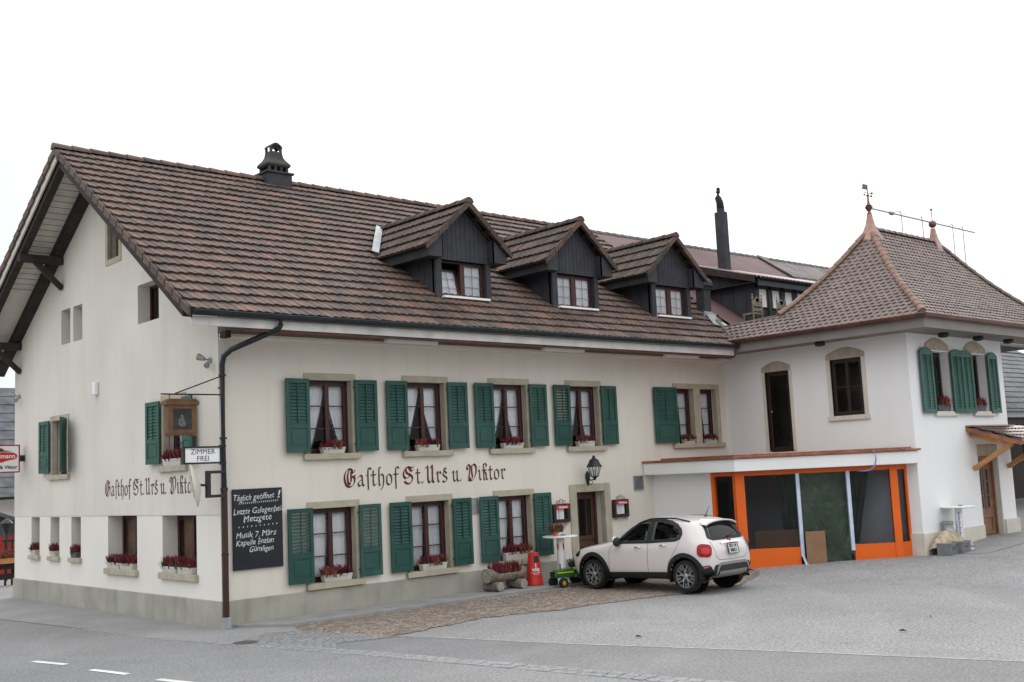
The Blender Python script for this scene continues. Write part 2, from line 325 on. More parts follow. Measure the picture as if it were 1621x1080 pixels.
def textmesh(txt, size, font_shear=0, bold=0, sx=1.0):
    c = bpy.data.curves.new('lettering', 'FONT'); c.body = txt; c.size = size; c.shear = font_shear; c.align_x = 'CENTER'; c.align_y = 'CENTER'; c.offset = bold; c.space_character = 1.02; c.resolution_u = 3
    o = bpy.data.objects.new('lettering', c); COL.objects.link(o); dg = bpy.context.evaluated_depsgraph_get()
    me = bpy.data.meshes.new_from_object(o.evaluated_get(dg)); vs_ = [v.co.copy() for v in me.vertices]; fs = [list(p.vertices) for p in me.polygons]
    bpy.data.objects.remove(o); bpy.data.curves.remove(c); bpy.data.meshes.remove(me)
    if sx != 1: 
        for v in vs_: v.x *= sx
    return vs_, fs
def text(mb, txt, size, o, right, upv, **kw):
    o, right, upv = Vector(o), Vector(right), Vector(upv); vs_, fs = textmesh(txt, size, **kw); b = len(mb.v)
    for v in vs_: mb.p(o+right*v.x+upv*v.y)
    for f in fs: mb.f.append([b+i for i in f])
# wall frames: s along the wall, d outwards, z up
def front(q): return (q.x, -q.y, q.z)
def gable(q): return (-q.y, q.x, q.z)
WX = 14.45; WY = -5.2
def wingside(q): return (WX-q.y, q.x, q.z)
def wingfront(q): return (q.x, WY-q.y, q.z)
def wall(mb, s0, s1, z0, top, holes, splits=(), grow=0.0):
    holes = [(h[0]-grow, h[1]+grow, h[2]-max(grow, .006), h[3]+grow, h[4]) for h in holes]
    if not callable(top): tz = top; top = lambda s: tz
    br = sorted({s0, s1, *splits, *[h[0] for h in holes], *[h[1] for h in holes]}); br = [b for b in br if s0 <= b <= s1]
    for a, b in zip(br, br[1:]):
        zz = z0
        for h in sorted([h for h in holes if h[0] <= a+1e-6 and h[1] >= b-1e-6], key=lambda h: h[2]):
            if h[2] > zz: mb.face([(a, 0, zz), (b, 0, zz), (b, 0, h[2]), (a, 0, h[2])])
            zz = h[3]
        mb.face([(a, 0, zz), (b, 0, zz), (b, 0, top(b)), (a, 0, top(a))])
    for h in holes:
        d = -h[4]; a, b, c, e = h[:4]
        mb.face([(a, 0, c), (a, d, c), (a, d, e), (a, 0, e)]); mb.face([(b, 0, c), (b, d, c), (b, d, e), (b, 0, e)])
        mb.face([(a, 0, e), (b, 0, e), (b, d, e), (a, d, e)]); mb.face([(a, 0, c), (b, 0, c), (b, d, c), (a, d, c)])
def tiles(mb, O, S, H, prof, rng, tw, amp=.018, thick=.03, scallop=.02, half=False, m=6, jit=.004):
    """courses of single tiles; O origin on the eave, S along it, H horizontal up-slope; prof [(h,z)]"""
    O, S, H = Vector(O), Vector(S), Vector(H); mb.uv = mb.uv or []
    rid = random.random()*97
    for i in range(len(prof)-1):
        (h0, z0), (h1, z1) = prof[i], prof[i+1]
        sl = Vector((0, 0, z1-z0))+H*(h1-h0); sl.normalize(); nrm = Vector((0, 0, 1))-sl*sl.z; nrm.normalize()
        a0, b0 = rng(h0); a1, b1 = rng(h1); sh = tw/2 if half and i % 2 else 0
        k0 = math.floor((min(a0, a1)-sh)/tw); k1 = math.ceil((max(b0, b1)-sh)/tw)
        for k in range(k0, k1):
            sa = k*tw+sh
            if max(sa, min(a0, a1)) >= min(sa+tw, max(b0, b1))-1e-4: continue
            lo, hi, ba, bb = [], [], [], []; dz = random.uniform(-jit, jit); dl = random.uniform(-jit, jit)
            for j in range(m):
                f = j/(m-1); s_ = sa+f*tw; wv = amp*(.5+.5*math.cos(2*math.pi*(f-.22))); sc = scallop*(math.sin(math.pi*f)**.8)
                c0 = min(max(s_, a0), b0); c1 = min(max(s_, a1), b1)
                P0 = O+S*c0+H*h0+Vector((0, 0, z0)); P1 = O+S*c1+H*h1+Vector((0, 0, z1))
                lo.append(mb.p(P0-sl*(sc+.03+dl)+nrm*(thick+wv+dz))); ba.append(mb.p(P0-sl*(sc+.03+dl)+nrm*(max(thick*.45, thick-.018)+wv+dz))); bb.append(mb.p(P0-sl*(sc+.008)+nrm*(wv*.5-.014))); hi.append(mb.p(P1+nrm*(wv*.8+.004)))
            for j in range(m-1):
                mb.f.append([lo[j], lo[j+1], hi[j+1], hi[j]]); mb.uv.append((k+.5+rid, i+.5)); mb.f.append([ba[j], ba[j+1], lo[j+1], lo[j]]); mb.uv.append((k+.5+rid, i+.5)); mb.f.append([bb[j], bb[j+1], ba[j+1], ba[j]]); mb.uv.append((k+.5+rid, i+.5))
            mb.f.append([bb[0], ba[0], lo[0], hi[0]]); mb.uv.append((k+.5+rid, i+.5)); mb.f.append([bb[-1], hi[-1], lo[-1], ba[-1]]); mb.uv.append((k+.5+rid, i+.5))
def ridge(mb, pts, r=.11, step=.4, taper=.82):
    """overlapping half-round ridge tiles along a polyline"""
    mb.uv = mb.uv or []
    pts = [Vector(q) for q in pts]; ln = [0]
    for a, b in zip(pts, pts[1:]): ln.append(ln[-1]+(b-a).length)
    def at(t):
        t = min(max(t, 0), ln[-1])
        for i in range(len(pts)-1):
            if t <= ln[i+1]+1e-9: return pts[i].lerp(pts[i+1], (t-ln[i])/max(1e-9, ln[i+1]-ln[i]))
        return pts[-1]
    n = max(1, round(ln[-1]/step)); st = ln[-1]/n
    for i in range(n):
        a, b = at(i*st), at((i+1)*st+.04); d = (b-a).normalized(); sd_ = d.cross(Vector((0, 0, 1))).normalized(); u = sd_.cross(d); K = 8
        A = [mb.p(a+sd_*math.cos(math.pi*k/K)*r+u*(math.sin(math.pi*k/K)*r*1.0-.035)) for k in range(K+1)]
        B = [mb.p(b+sd_*math.cos(math.pi*k/K)*r*taper+u*(math.sin(math.pi*k/K)*r*taper-.035)) for k in range(K+1)]
        q = (i+.5+random.random()*40, 3.5)
        for k in range(K): mb.f.append([A[k], A[k+1], B[k+1], B[k]]); mb.uv.append(q)
        mb.f.append(A[::-1]); mb.uv.append(q); mb.f.append(B); mb.uv.append(q)

# ------------------------------------------------------------------ ground
def sstep(a, b, x): t = min(1, max(0, (x-a)/(b-a))); return t*t*(3-2*t)
def zg(x, y):
    return -.045 + (.15*sstep(9.5, 14.5, x)+.2*sstep(14.5, 18, x))*sstep(-13, -7, y)
def sheet(poly, lift, step=.5):
    """a sheet that follows the ground, cut to a polygon"""
    bm = bmesh.new(); xs = [p[0] for p in poly]; ys = [p[1] for p in poly]
    f = bm.faces.new([bm.verts.new((x, y, 0)) for x, y in poly])
    for ax, lo, hi in ((0, min(xs), max(xs)), (1, min(ys), max(ys))):
        t = lo+step
        while t < hi-1e-3:
            no = (1, 0, 0) if ax == 0 else (0, 1, 0); co = (t, 0, 0) if ax == 0 else (0, t, 0)
            bmesh.ops.bisect_plane(bm, geom=bm.verts[:]+bm.edges[:]+bm.faces[:], plane_co=co, plane_no=no); t += step
    bmesh.ops.triangulate(bm, faces=bm.faces[:])
    for v in bm.verts: v.co.z = zg(v.co.x, v.co.y)+lift
    bmesh.ops.recalc_face_normals(bm, faces=bm.faces)
    if sum(f.normal.z for f in bm.faces) < 0: bmesh.ops.reverse_faces(bm, faces=bm.faces)
    return bm
def sheet_obj(name, poly, lift, m, step=.5, **kw):
    bm = sheet(poly, lift, step); me = bpy.data.meshes.new(name); bm.to_mesh(me); bm.free(); me.materials.append(MATS[m])
    o = bpy.data.objects.new(name, me); COL.objects.link(o); return tag(o, **kw)
mb = MB()
xs = [-400, -150, -60, -30, -15]+[i*.75-8 for i in range(48)]+[30, 36, 50, 80, 150, 400]; ys = [-400, -150, -60, -35]+[i*.75-26 for i in range(45)]+[10, 20, 40, 80, 150, 400]
ids = [[mb.p(x, y, zg(x, y)) for x in xs] for y in ys]
for j in range(len(ys)-1):
    for i in range(len(xs)-1): mb.f.append([ids[j][i], ids[j][i+1], ids[j+1][i+1], ids[j+1][i]])
tag(mb.build('ground', 'asphalt', smooth=True), kind='structure')
KERB = [(-2.6, 14), (-2.15, 9), (-1.83, 5.8), (-1.46, 2.5), (-1.22, -.1), (-.75, -2.4), (-.2, -4.9), (.5, -8.9), (1.2, -13), (2.2, -19)]
sheet_obj('road', KERB+[(-14, -19), (-14, 14)], .004, 'asphalt_road', 1.0, kind='structure')
# asphalt strip between the kerb line and the joint
JOINT = [(1.17, -3.62), (1.96, -6.42), (2.87, -8.98), (3.8, -12.0), (5.6, -18)]
sheet_obj('forecourt_strip', [(.14, -3.3), (1.17, -3.62)]+JOINT[1:]+[(2.05, -18), (1.2, -13), (.5, -8.9), (-.2, -4.9), (-.4, -4.0)], .004, 'asphalt_strip', .8, kind='structure')
def strip_poly(line, w0, w1):
    a, b = [], []
    for i, q in enumerate(line):
        p0, p1 = Vector(line[max(0, i-1)]), Vector(line[min(len(line)-1, i+1)]); d = (p1-p0).normalized(); n = Vector((-d.y, d.x))
        a.append(tuple(Vector(q)+n*w0)); b.append(tuple(Vector(q)+n*w1))
    return a+b[::-1]
sheet_obj('asphalt_joint', strip_poly(JOINT, -.016, .018), .012, 'joint', .8, kind='structure')
# setts at the corner, and the gutter row of setts along the road
sheet_obj('pavement', [(-2.55, 14), (-2.1, 9), (-1.78, 5.8), (-1.41, 2.5), (-1.17, -.1), (-.7, -2.4), (-.35, -4.0), (.14, -3.3), (1.17, -3.62), (1.0, -3.4), (.62, -1.5), (.75, -.85), (0.3, -.02), (-.0, .0), (-.0, 10.5), (-.3, 14)], .008, 'pavement_mat', .7, kind='structure')
sheet_obj('corner_setts', [(-.64, -2.4), (-.33, -3.9), (.14, -3.25), (1.15, -3.58), (.98, -3.3), (.62, -1.6), (.15, -1.2), (-.5, -1.6)], .012, 'setts', .5, kind='structure')
def setts_row(name, line, w0, w1, seg, lift, m, gap=.012):
    mb = MB(); pts = [Vector(q) for q in line]
    for a, b in zip(pts, pts[1:]):
        n = max(1, round((b-a).length/seg)); d = (b-a).normalized(); nn = Vector((-d.y, d.x)); sl = (b-a).length/n
        for i in range(n):
            c0 = a+d*(i*sl+gap); c1 = a+d*((i+1)*sl-gap); h = lift+random.uniform(-.004, .004)
            q = [c0+nn*w0, c1+nn*w0, c1+nn*w1, c0+nn*w1]
            mb.prism([(v.x, v.y, zg(v.x, v.y)-.05) for v in q], (0, 0, .05+h))
    return mb.build(name, m, bevel=.006)
tag(setts_row('gutter_setts', KERB[3:], -.02, .13, .19, .014, 'pavement_mat'), kind='structure')
tag(setts_row('gutter_setts', KERB[5:], .15, .30, .21, .014, 'pavement_mat'), kind='structure')
mbk = MB()
_edge = [(.98, -3.45), (1.6, -3.4), (3.15, -3.15), (4.78, -3.6), (6.34, -3.75), (7.3, -4.05), (9.0, -4.15), (10.9, -3.3), (11.45, -2.75)]; _rag = []
for (xa, ya), (xb, yb) in zip(_edge, _edge[1:]):
    n_ = max(1, int(math.hypot(xb-xa, yb-ya)/.11))
    for i in range(n_): t_ = i/n_; _rag.append((xa+(xb-xa)*t_, ya+(yb-ya)*t_+random.uniform(-.06, .06)+.10*noise.noise(Vector((xa+(xb-xa)*t_, 0, 3)))))
_rag.append(_edge[-1])
sheet_obj('cobbles', [(.6, -1.5)]+_rag+[ (11.25, -2.3), (11.2, -1.0), (6.4, -1.0), (.9, -.86)], .010, 'cobble', .6, kind='structure')
# low slab along the facade
mb = MB(); mb.prism([(.15, -.015, -.06), (.75, -.86, -.06), (10.9, -1.05, -.06), (10.95, -.015, -.06)], (0, 0, .075)); tag(mb.build('pavement_slab', 'concrete', bevel=.01), kind='structure')
tag(setts_row('drain_setts', [(4.7, -1.10), (7.2, -1.16)], -.09, .02, .12, .03, 'concrete', .018), kind='structure')
# flags by the wing door
sheet_obj('door_paving', [(14.6, -5.3), (15.2, -6.3), (21, -7.0), (21, -5.2)], .008, 'pavement_mat', .7, kind='structure')
# leaves blown onto the asphalt
rnd = random.Random(21)
for i, (x, y, where) in enumerate(((6.6, -9.4, 'the one nearest the wing'), (5.15, -9.75, 'the one on the joint line'), (2.9, -6.9, 'the one behind the joint line'))):
    mb = MB(); a = rnd.uniform(0, 3); r_ = .04
    mb.face([(x+r_*1.5*math.cos(a), y+r_*1.5*math.sin(a), zg(x, y)+.02), (x+r_*.6*math.cos(a+1.6), y+r_*.6*math.sin(a+1.6), zg(x, y)+.05), (x-r_*1.4*math.cos(a), y-r_*1.4*math.sin(a), zg(x, y)+.015), (x-r_*.6*math.cos(a+1.6), y-r_*.6*math.sin(a+1.6), zg(x, y)+.03)])
    tag(mb.build('fallen_leaf', 'wood_dark', fix=False), 'small dark dry leaf lying on the forecourt, '+where, 'leaf', 'dry leaves on the forecourt')
# dashed centre line
for i, (a, b) in enumerate((((-3.37, -.61), (-3.18, -1.4)), ((-3.14, -2.21), (-2.98, -3.06)), ((-2.91, -3.82), (-2.7, -4.74)))):
    a, b = Vector(a), Vector(b); d = (b-a).normalized(); n = Vector((-d.y, d.x))*.055; c = [a-n, b-n, b+n, a+n]; mb = MB()
    mb.face([(q.x, q.y, zg(q.x, q.y)+.010) for q in c]); o = mb.build('road_marking', 'marking'); tag(o, kind='structure')
mb = MB(); mb.lathe((-.62, -1.9, zg(0, 0)+.006), [(.0, .008), (.2, .008), (.22, 0)], 24, cap=False)
tag(mb.build('manhole_cover', 'manhole'), 'dark round iron drain cover set in the road by the gutter', 'drain cover')

# ------------------------------------------------------------------ the inn
GW = 10.56                      # gable width
RY, RZ, SF, SB = 5.0, 9.52, .701, .60
EY, EZ = -1.02, 5.30
inn = thing('inn_building', (0, 0, 0), 'large cream inn with brown tiled gable roof and green shutters', 'inn')
FW_UP = [(1.70, 2.85), (3.96, 5.13), (6.23, 7.42), (8.54, 9.71)]
FW_LO = [(1.70, 2.86), (3.96, 5.13), (6.24, 7.41)]
holes = []
for a, b in FW_UP: holes.append((a+.1, b-.1, 2.9, 4.28, .2))
for a, b in FW_LO: holes.append((a+.1, b-.1, .54, 1.90, .2))
holes += [(12.46, 13.12, 2.9, 4.28, .2), (13.38, 14.04, 2.9, 4.28, .2), (8.72, 9.63, -.1, 1.87, .35)]
mb = MB(front); wall(mb, 0, 14.45, -.3, 5.5, holes, grow=.02); mb.build('wall', 'plaster', inn, fix=False)
GH = [(a, b, 1.0, 1.87, .32) for a, b in ((8.86, 9.40), (7.62, 8.17), (6.37, 6.91))]+[(3.49, 4.91, .84, 1.90, .36), (.95, 2.35, .84, 1.89, .36)]
mb = MB(gable); wall(mb, 0, GW, -.3, 1.895, GH); tag(mb.build('wall', 'plaster_pale', inn, fix=False), 'paler plaster band along the ground floor')
GU = [(7.08, 8.07, 2.80, 4.06, .22), (1.33, 2.27, 2.80, 4.06, .22), (4.2, 4.86, 7.18, 8.04, .2), (2.39, 3.35, 5.67, 6.44, .3), (6.94, 7.48, 5.73, 6.51, .3), (6.24, 6.76, 5.72, 6.5, .3)]
def gtop(y): return (RZ-.12-SF*(RY-y)) if y < RY else (RZ-.12-SB*(y-RY))
mb = MB(lambda q: (-q.y-.012, q.x, q.z)); wall(mb, 0, GW, 1.895, gtop, GU, (RY,), grow=.004)
mb.face([(0, 0, 1.895), (GW, 0, 1.895), (GW, -.05, 1.895), (0, -.05, 1.895)]); mb.build('gable_wall', 'plaster_gable', inn, fix=False)
mb = MB(); mb.face([(0, GW, -.3), (30, GW, -.3), (30, GW, 6.0), (0, GW, 6.0)]); mb.face([(30, 0, -.3), (30, GW, -.3), (30, GW, 6.1), (30, RY, 9.4), (30, 0, 6)]); mb.build('wall', 'plaster_pale', inn, fix=False)
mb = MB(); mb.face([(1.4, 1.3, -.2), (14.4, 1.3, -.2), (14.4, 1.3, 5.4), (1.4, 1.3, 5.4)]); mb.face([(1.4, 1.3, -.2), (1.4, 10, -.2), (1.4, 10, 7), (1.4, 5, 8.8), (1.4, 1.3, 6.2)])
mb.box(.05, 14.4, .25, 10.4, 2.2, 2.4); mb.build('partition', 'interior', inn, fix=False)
# plinth
mb = MB(front); mb.box(-.035, 8.62, 0, .035, -.3, .42); mb.box(9.72, 11.2, 0, .035, -.3, .42); mb.build('plinth', 'plinth', inn, bevel=.01)
mb = MB(gable); mb.box(.0, GW+.02, 0, .035, -.3, .42); mb.build('plinth', 'plinth', inn, bevel=.01)
mb = MB(); mb.box(-.02, .09, -.008, .008, .43, 5.0); mb.build('corner_band', 'plaster_pale', inn)

def frame_rect(mb, a, b, c, e, w_, d0, d1):
    mb.box(a, a+w_, d0, d1, c, e); mb.box(b-w_, b, d0, d1, c, e); mb.box(a+w_, b-w_, d0, d1, c, c+w_); mb.box(a+w_, b-w_, d0, d1, e-w_, e)
SHR = random.Random(77)
def shutter(T, a, b, c, e, parent, m='shutter', gaps=False, arch=0, swing=0.0, hinge='b', rows=(.36, 1.0), open_lower=False):
    """louvred leaf: frame, mid stile, slats above, recessed panel below"""
    t = .036; d0 = .055
    if not swing: swing = SHR.uniform(.0, .07); hinge = 'b' if SHR.random() < .5 else 'a'
    def TT(q):
        if swing:
            hx = b if hinge == 'b' else a; dx = q.x-hx; return T(Vector((hx+dx*math.cos(swing), q.y+abs(dx)*math.sin(swing), q.z)))
        return T(q)
    mb = MB(TT); sw = .072; zm = c+(e-c)*rows[0]
    mb.box(a, a+sw, d0, d0+t, c, e); mb.box(b-sw, b, d0, d0+t, c, e); mb.box(a+sw, b-sw, d0, d0+t, c, c+.10); mb.box(a+sw, b-sw, d0, d0+t, e-.085, e)
    if not open_lower:
        mb.box(a+sw, b-sw, d0, d0+t, zm-.045, zm+.045); mb.box(a+sw, b-sw, d0+.006, d0+t-.012, c+.10, zm-.045); mb.box(a+sw+.035, b-sw-.035, d0+t-.012, d0+t-.003, c+.14, zm-.085)
        z0 = zm+.045
    else: z0 = c+.1
    cx = (a+b)/2; mb.box(cx-.012, cx+.012, d0+t-.01, d0+t+.006, z0, e-.085)
    n = max(6, round((e-.085-z0)/.062)); st = (e-.085-z0)/n
    for i in range(n):
        z = z0+i*st
        if gaps: mb.prism([(a+sw, d0+.003, z+st*.62), (a+sw, d0+.010, z+st*.72), (a+sw, d0+t-.003, z+st*.22), (a+sw, d0+t-.010, z+st*.12)], (b-a-2*sw, 0, 0))
        else: mb.prism([(a+sw, d0-.006, z+st*1.10), (a+sw, d0-.002, z+st*1.20), (a+sw, d0+t-.013, z+st*.20), (a+sw, d0+t-.017, z+st*.06)], (b-a-2*sw, 0, 0))
    if arch:
        K = 8; pts = [(a, d0, e)]+[(a+(b-a)*k/K, d0, e+arch*math.sin(math.pi*(k/K if arch > 0 else k/K))) for k in range(1, K)]+[(b, d0, e)]
        mb.prism(pts, (0, t, 0))
    o = mb.build('shutter', m, parent, bevel=.004)
    return o
def hinges(T, a, b, c, e, parent, side):
    mb = MB(T); 
    for z in (c+.14, e-.14): mb.box(side-.03, side+.03, .05, .062, z-.012, z+.012)
    mb.build('hinge', 'iron', parent)
CRN = random.Random(5)
def curtains(T, a, b, c, e, parent, d, tie=.55, col='curtain', lace=True):
    """two gathered sheers drawn apart towards the bottom"""
    mb = MB(T); lc = MB(T); n, m = 22, 14; mid = (a+b)/2
    for sgn, x0 in ((1, a), (-1, b)):
        W = abs(mid-x0)+.02; g = []; ph_ = CRN.uniform(0, 6); fr2 = CRN.uniform(22, 38); tie = tie*CRN.uniform(.9, 1.08)
        for j in range(m+1):
            v = j/m; z = e-(e-c)*v; op = tie*(v**1.25); row = []
            for i in range(n+1):
                u = i/n; x = x0+sgn*W*u*(1-op); row.append(mb.p(x, d+.018*math.sin(u*fr2+ph_+.9*math.sin(v*4+x0*3)+2*math.sin(u*5+ph_))*(.5+.5*v), z))
            g.append(row)
        for j in range(m):
            for i in range(n): mb.f.append([g[j][i], g[j][i+1], g[j+1][i+1], g[j+1][i]])
        if lace:
            for j in range(24):
                v = j/24; v2 = (j+1)/24; 
                xa = x0+sgn*W*(1-tie*v**1.25); xb = x0+sgn*W*(1-tie*v2**1.25); za = e-(e-c)*v; zb = e-(e-c)*v2
                lc.face([(xa-sgn*.012, d+.024, za), (xa+sgn*(.03 if j % 2 else .012), d+.024, za), (xb+sgn*(.012 if j % 2 else .03), d+.024, zb), (xb-sgn*.012, d+.024, zb)])
    o = mb.build('curtain', col, parent, smooth=True, fix=False)
    if lace: lc.build('curtain_trim', 'lace_dark', parent, fix=False)
    return o
def casement(T, a, b, c, e, parent, d, wood='window_wood', leaves=2, bars=2, fwid=.055, glass='glass', tilt=0, mull=.09):
    """timber frame with sashes and glazing bars; d is the depth of the outer face (negative = recessed)"""
    mb = MB(T); frame_rect(mb, a, b, c, e, fwid, d-.06, d)
    gl = MB(T); wl = (b-a-2*fwid)/leaves
    for i in range(leaves):
        x0 = a+fwid+i*wl; x1 = x0+wl; sw = .045
        frame_rect(mb, x0, x1, c+fwid, e-fwid, sw, d-.045, d+.012)
        for k in range(1, bars+1):
            z = c+fwid+(e-c-2*fwid)*k/(bars+1); mb.box(x0+sw, x1-sw, d-.02, d+.006, z-.011, z+.011)
        gl.face([(x0+sw, d-.012, c+fwid+sw), (x1-sw, d-.012, c+fwid+sw), (x1-sw, d-.012, e-fwid-sw), (x0+sw, d-.012, e-fwid-sw)])
    if leaves == 2: mb.box((a+b)/2-mull/2, (a+b)/2+mull/2, d+.012, d+.028, c+fwid, e-fwid)
    mb.build('frame', wood, parent, bevel=.004); gl.build('glass', glass, parent, fix=False)
def full_window(T, a, b, ztop, zsill, parent, lw, rw, tie, kind='plain', m='shutter', lab=None):
    """stone surround + sill + casement + curtains + two shutters; a,b outer stone edges"""
    s = MB(T); dd = .022; oa, ob = a+.1, b-.1; c = zsill+.11; e = ztop-.13
    s.box(a, b, -.1, dd, e, ztop); s.box(a, oa, -.1, dd, c, e); s.box(ob, b, -.1, dd, c, e)
    wob = s.build('window', 'stone', parent, bevel=.008)
    if lab: wob['label'] = lab
    s = MB(T); s.box(a-.05, b+.04, -.22, .085, zsill, c); s.build('sill', 'stone', wob, bevel=.01)
    casement(T, oa, ob, c, e, wob, -.14); curtains(T, oa+.05, ob-.05, c+.05, e-.04, wob, -.235, tie)
    return wob
# front windows
SILLS = []
for i, (a, b) in enumerate(FW_UP):
    wo_ = full_window(front, a, b, 4.41, 2.79, inn, 0, 0, (.74, .80, .70, .62)[i])
    for p0, p1, hs in ((a-.44, a+.075, a+.07), (b-.06, b+.445, b-.055)):
        shutter(front, p0, p1, 2.93, 4.295, wo_, gaps=(i == 3 and p0 < a)); hinges(front, p0, p1, 2.93, 4.295, wo_, hs)
for i, (a, b) in enumerate(FW_LO):
    wo_ = full_window(front, a, b, 2.02, .43, inn, 0, 0, .22 if i < 2 else .25)
    for p0, p1, hs in ((a-.44, a+.075, a+.07), (b-.06, b+.445, b-.055)):
        shutter(front, p0, p1, .57, 1.915, wo_, gaps=(i == 0)); hinges(front, p0, p1, .57, 1.915, wo_, hs)
# double window by the inner corner
s = MB(front); s.box(12.32, 14.18, -.1, .022, 4.28, 4.41); s.box(12.32, 12.46, -.1, .022, 2.9, 4.28); s.box(13.12, 13.38, -.15, .022, 2.9, 4.28); s.box(14.04, 14.18, -.1, .022, 2.9, 4.28)
wo_ = s.build('window', 'stone', inn, bevel=.008); s = MB(front); s.box(12.2, 14.24, -.22, .085, 2.79, 2.9); s.build('sill', 'stone', wo_, bevel=.01)
for a, b in ((12.46, 13.12), (13.38, 14.04)):
    casement(front, a, b, 2.9, 4.28, wo_, -.14, leaves=1); curtains(front, a+.05, b-.05, 2.95, 4.24, wo_, -.235, .3, lace=False)
shutter(front, 11.52, 12.35, 2.93, 4.30, wo_)
# gable upper windows
for a, b, sw in ((7.0, 8.13, .55), (1.27, 2.33, .12)):
    s = MB(gable); e, c = 4.03, 2.81
    s.box(a, b, -.1, .028, e, 4.15); s.box(a, a+.1, -.1, .028, c, e); s.box(b-.1, b, -.1, .028, c, e); wo_ = s.build('window', 'stone', inn, bevel=.008)
    s = MB(gable); s.box(a-.05, b+.05, -.2, .08, 2.70, 2.81); s.build('sill', 'stone', wo_, bevel=.01)
    casement(gable, a+.1, b-.1, c, e, wo_, -.2, bars=2); curtains(gable, a+.14, b-.14, c+.05, e-.03, wo_, -.28, .4)
    shutter(gable, b-.05, b+.48, 2.86, 4.05, wo_, 'shutter_light', swing=.06, hinge='a'); shutter(gable, a-.48, a+.05, 2.86, 4.05, wo_, 'shutter_light', swing=sw, hinge='b')
# deep plain gable openings
for a, b, c, e, d in GH[:3]:
    s = MB(gable); s.box(a-.06, b+.06, -.30, .07, c-.1, c); wo_ = s.build('window', 'stone', inn, bevel=.01); casement(gable, a, b, c, e, wo_, -.30, leaves=1, bars=1)
for a, b, c, e, d in GH[3:]:
    s = MB(gable); s.box(a-.06, b+.06, -.34, .08, c-.12, c); wo_ = s.build('window', 'stone', inn, bevel=.01); casement(gable, a, b, c, e, wo_, -.30, leaves=2, bars=0, fwid=.05)
    curtains(gable, a+.05, b-.05, c+.05, e-.05, wo_, -.39, .05, 'curtain_brown', lace=False)
s = MB(gable); frame_rect(s, 4.13, 4.94, 7.1, 8.12, .12, -.05, .03); wo_ = s.build('window', 'stone', inn, bevel=.008); casement(gable, 4.25, 4.82, 7.22, 8.0, wo_, -.16, wood='sign_wood', leaves=1, bars=0)
for (a, b, c, e, d), lv in zip(GU[3:], (2, 1, 1)):
    s = MB(gable); frame_rect(s, a, b, c, e, .05, -.3, -.24); wo_ = s.build('window', 'window_wood' if lv == 2 else 'stone', inn)
    g = MB(gable); g.face([(a+.05, -.27, c+.05), (b-.05, -.27, c+.05), (b-.05, -.27, e-.05), (a+.05, -.27, e-.05)]); g.build('glass', 'glass', wo_, fix=False)
# front door
s = MB(front); s.box(8.5, 8.72, -.12, .03, -.05, 2.05); s.box(9.63, 9.83, -.12, .03, -.05, 2.05); s.box(8.72, 9.63, -.12, .03, 1.87, 2.05)
do = s.build('door', 'stone', inn, bevel=.01)
s = MB(front); s.box(8.72, 9.63, -.36, -.30, -.05, 1.87); s.build('leaf', 'wood_door', do)
s = MB(front); frame_rect(s, 8.72, 9.63, -.04, 1.87, .06, -.30, -.26); frame_rect(s, 8.80, 9.55, .12, .70, .09, -.30, -.275); frame_rect(s, 8.80, 9.55, .78, 1.80, .09, -.30, -.275)
for x in (9.05, 9.3): s.box(x-.012, x+.012, -.30, -.28, .87, 1.71)
s.build('rail', 'wood_door', do, bevel=.004); s = MB(front); s.box(8.89, 9.46, -.298, -.292, .87, 1.71); s.build('glass', 'car_glass_dark', do)
s = MB(front); s.tube([(8.80, -.25, .72), (8.80, -.2, .72), (8.9, -.2, .72)], .012, 6); s.build('handle', 'chrome', do)
s = MB(front); s.box(8.5, 9.83, .0, .4, -.04, .06); s.build('step', 'stone', do, bevel=.01)
# vents
for (a, b, c, e, nm) in ((10.67, 11.0, 1.83, 2.17, 1), (5.61, 5.80, 1.58, 1.90, 2)):
    s = MB(front); frame_rect(s, a, b, c, e, .02, 0, .03); s.box(a+.02, b-.02, 0.001, .004, c+.02, e-.02)
    n = 9
    for k in range(n): x = a+.03+(b-a-.06)*k/(n-1); s.box(x-.008, x+.008, .004, .024, c+.02, e-.02)
    s.build('vent', 'metal_grey', inn)

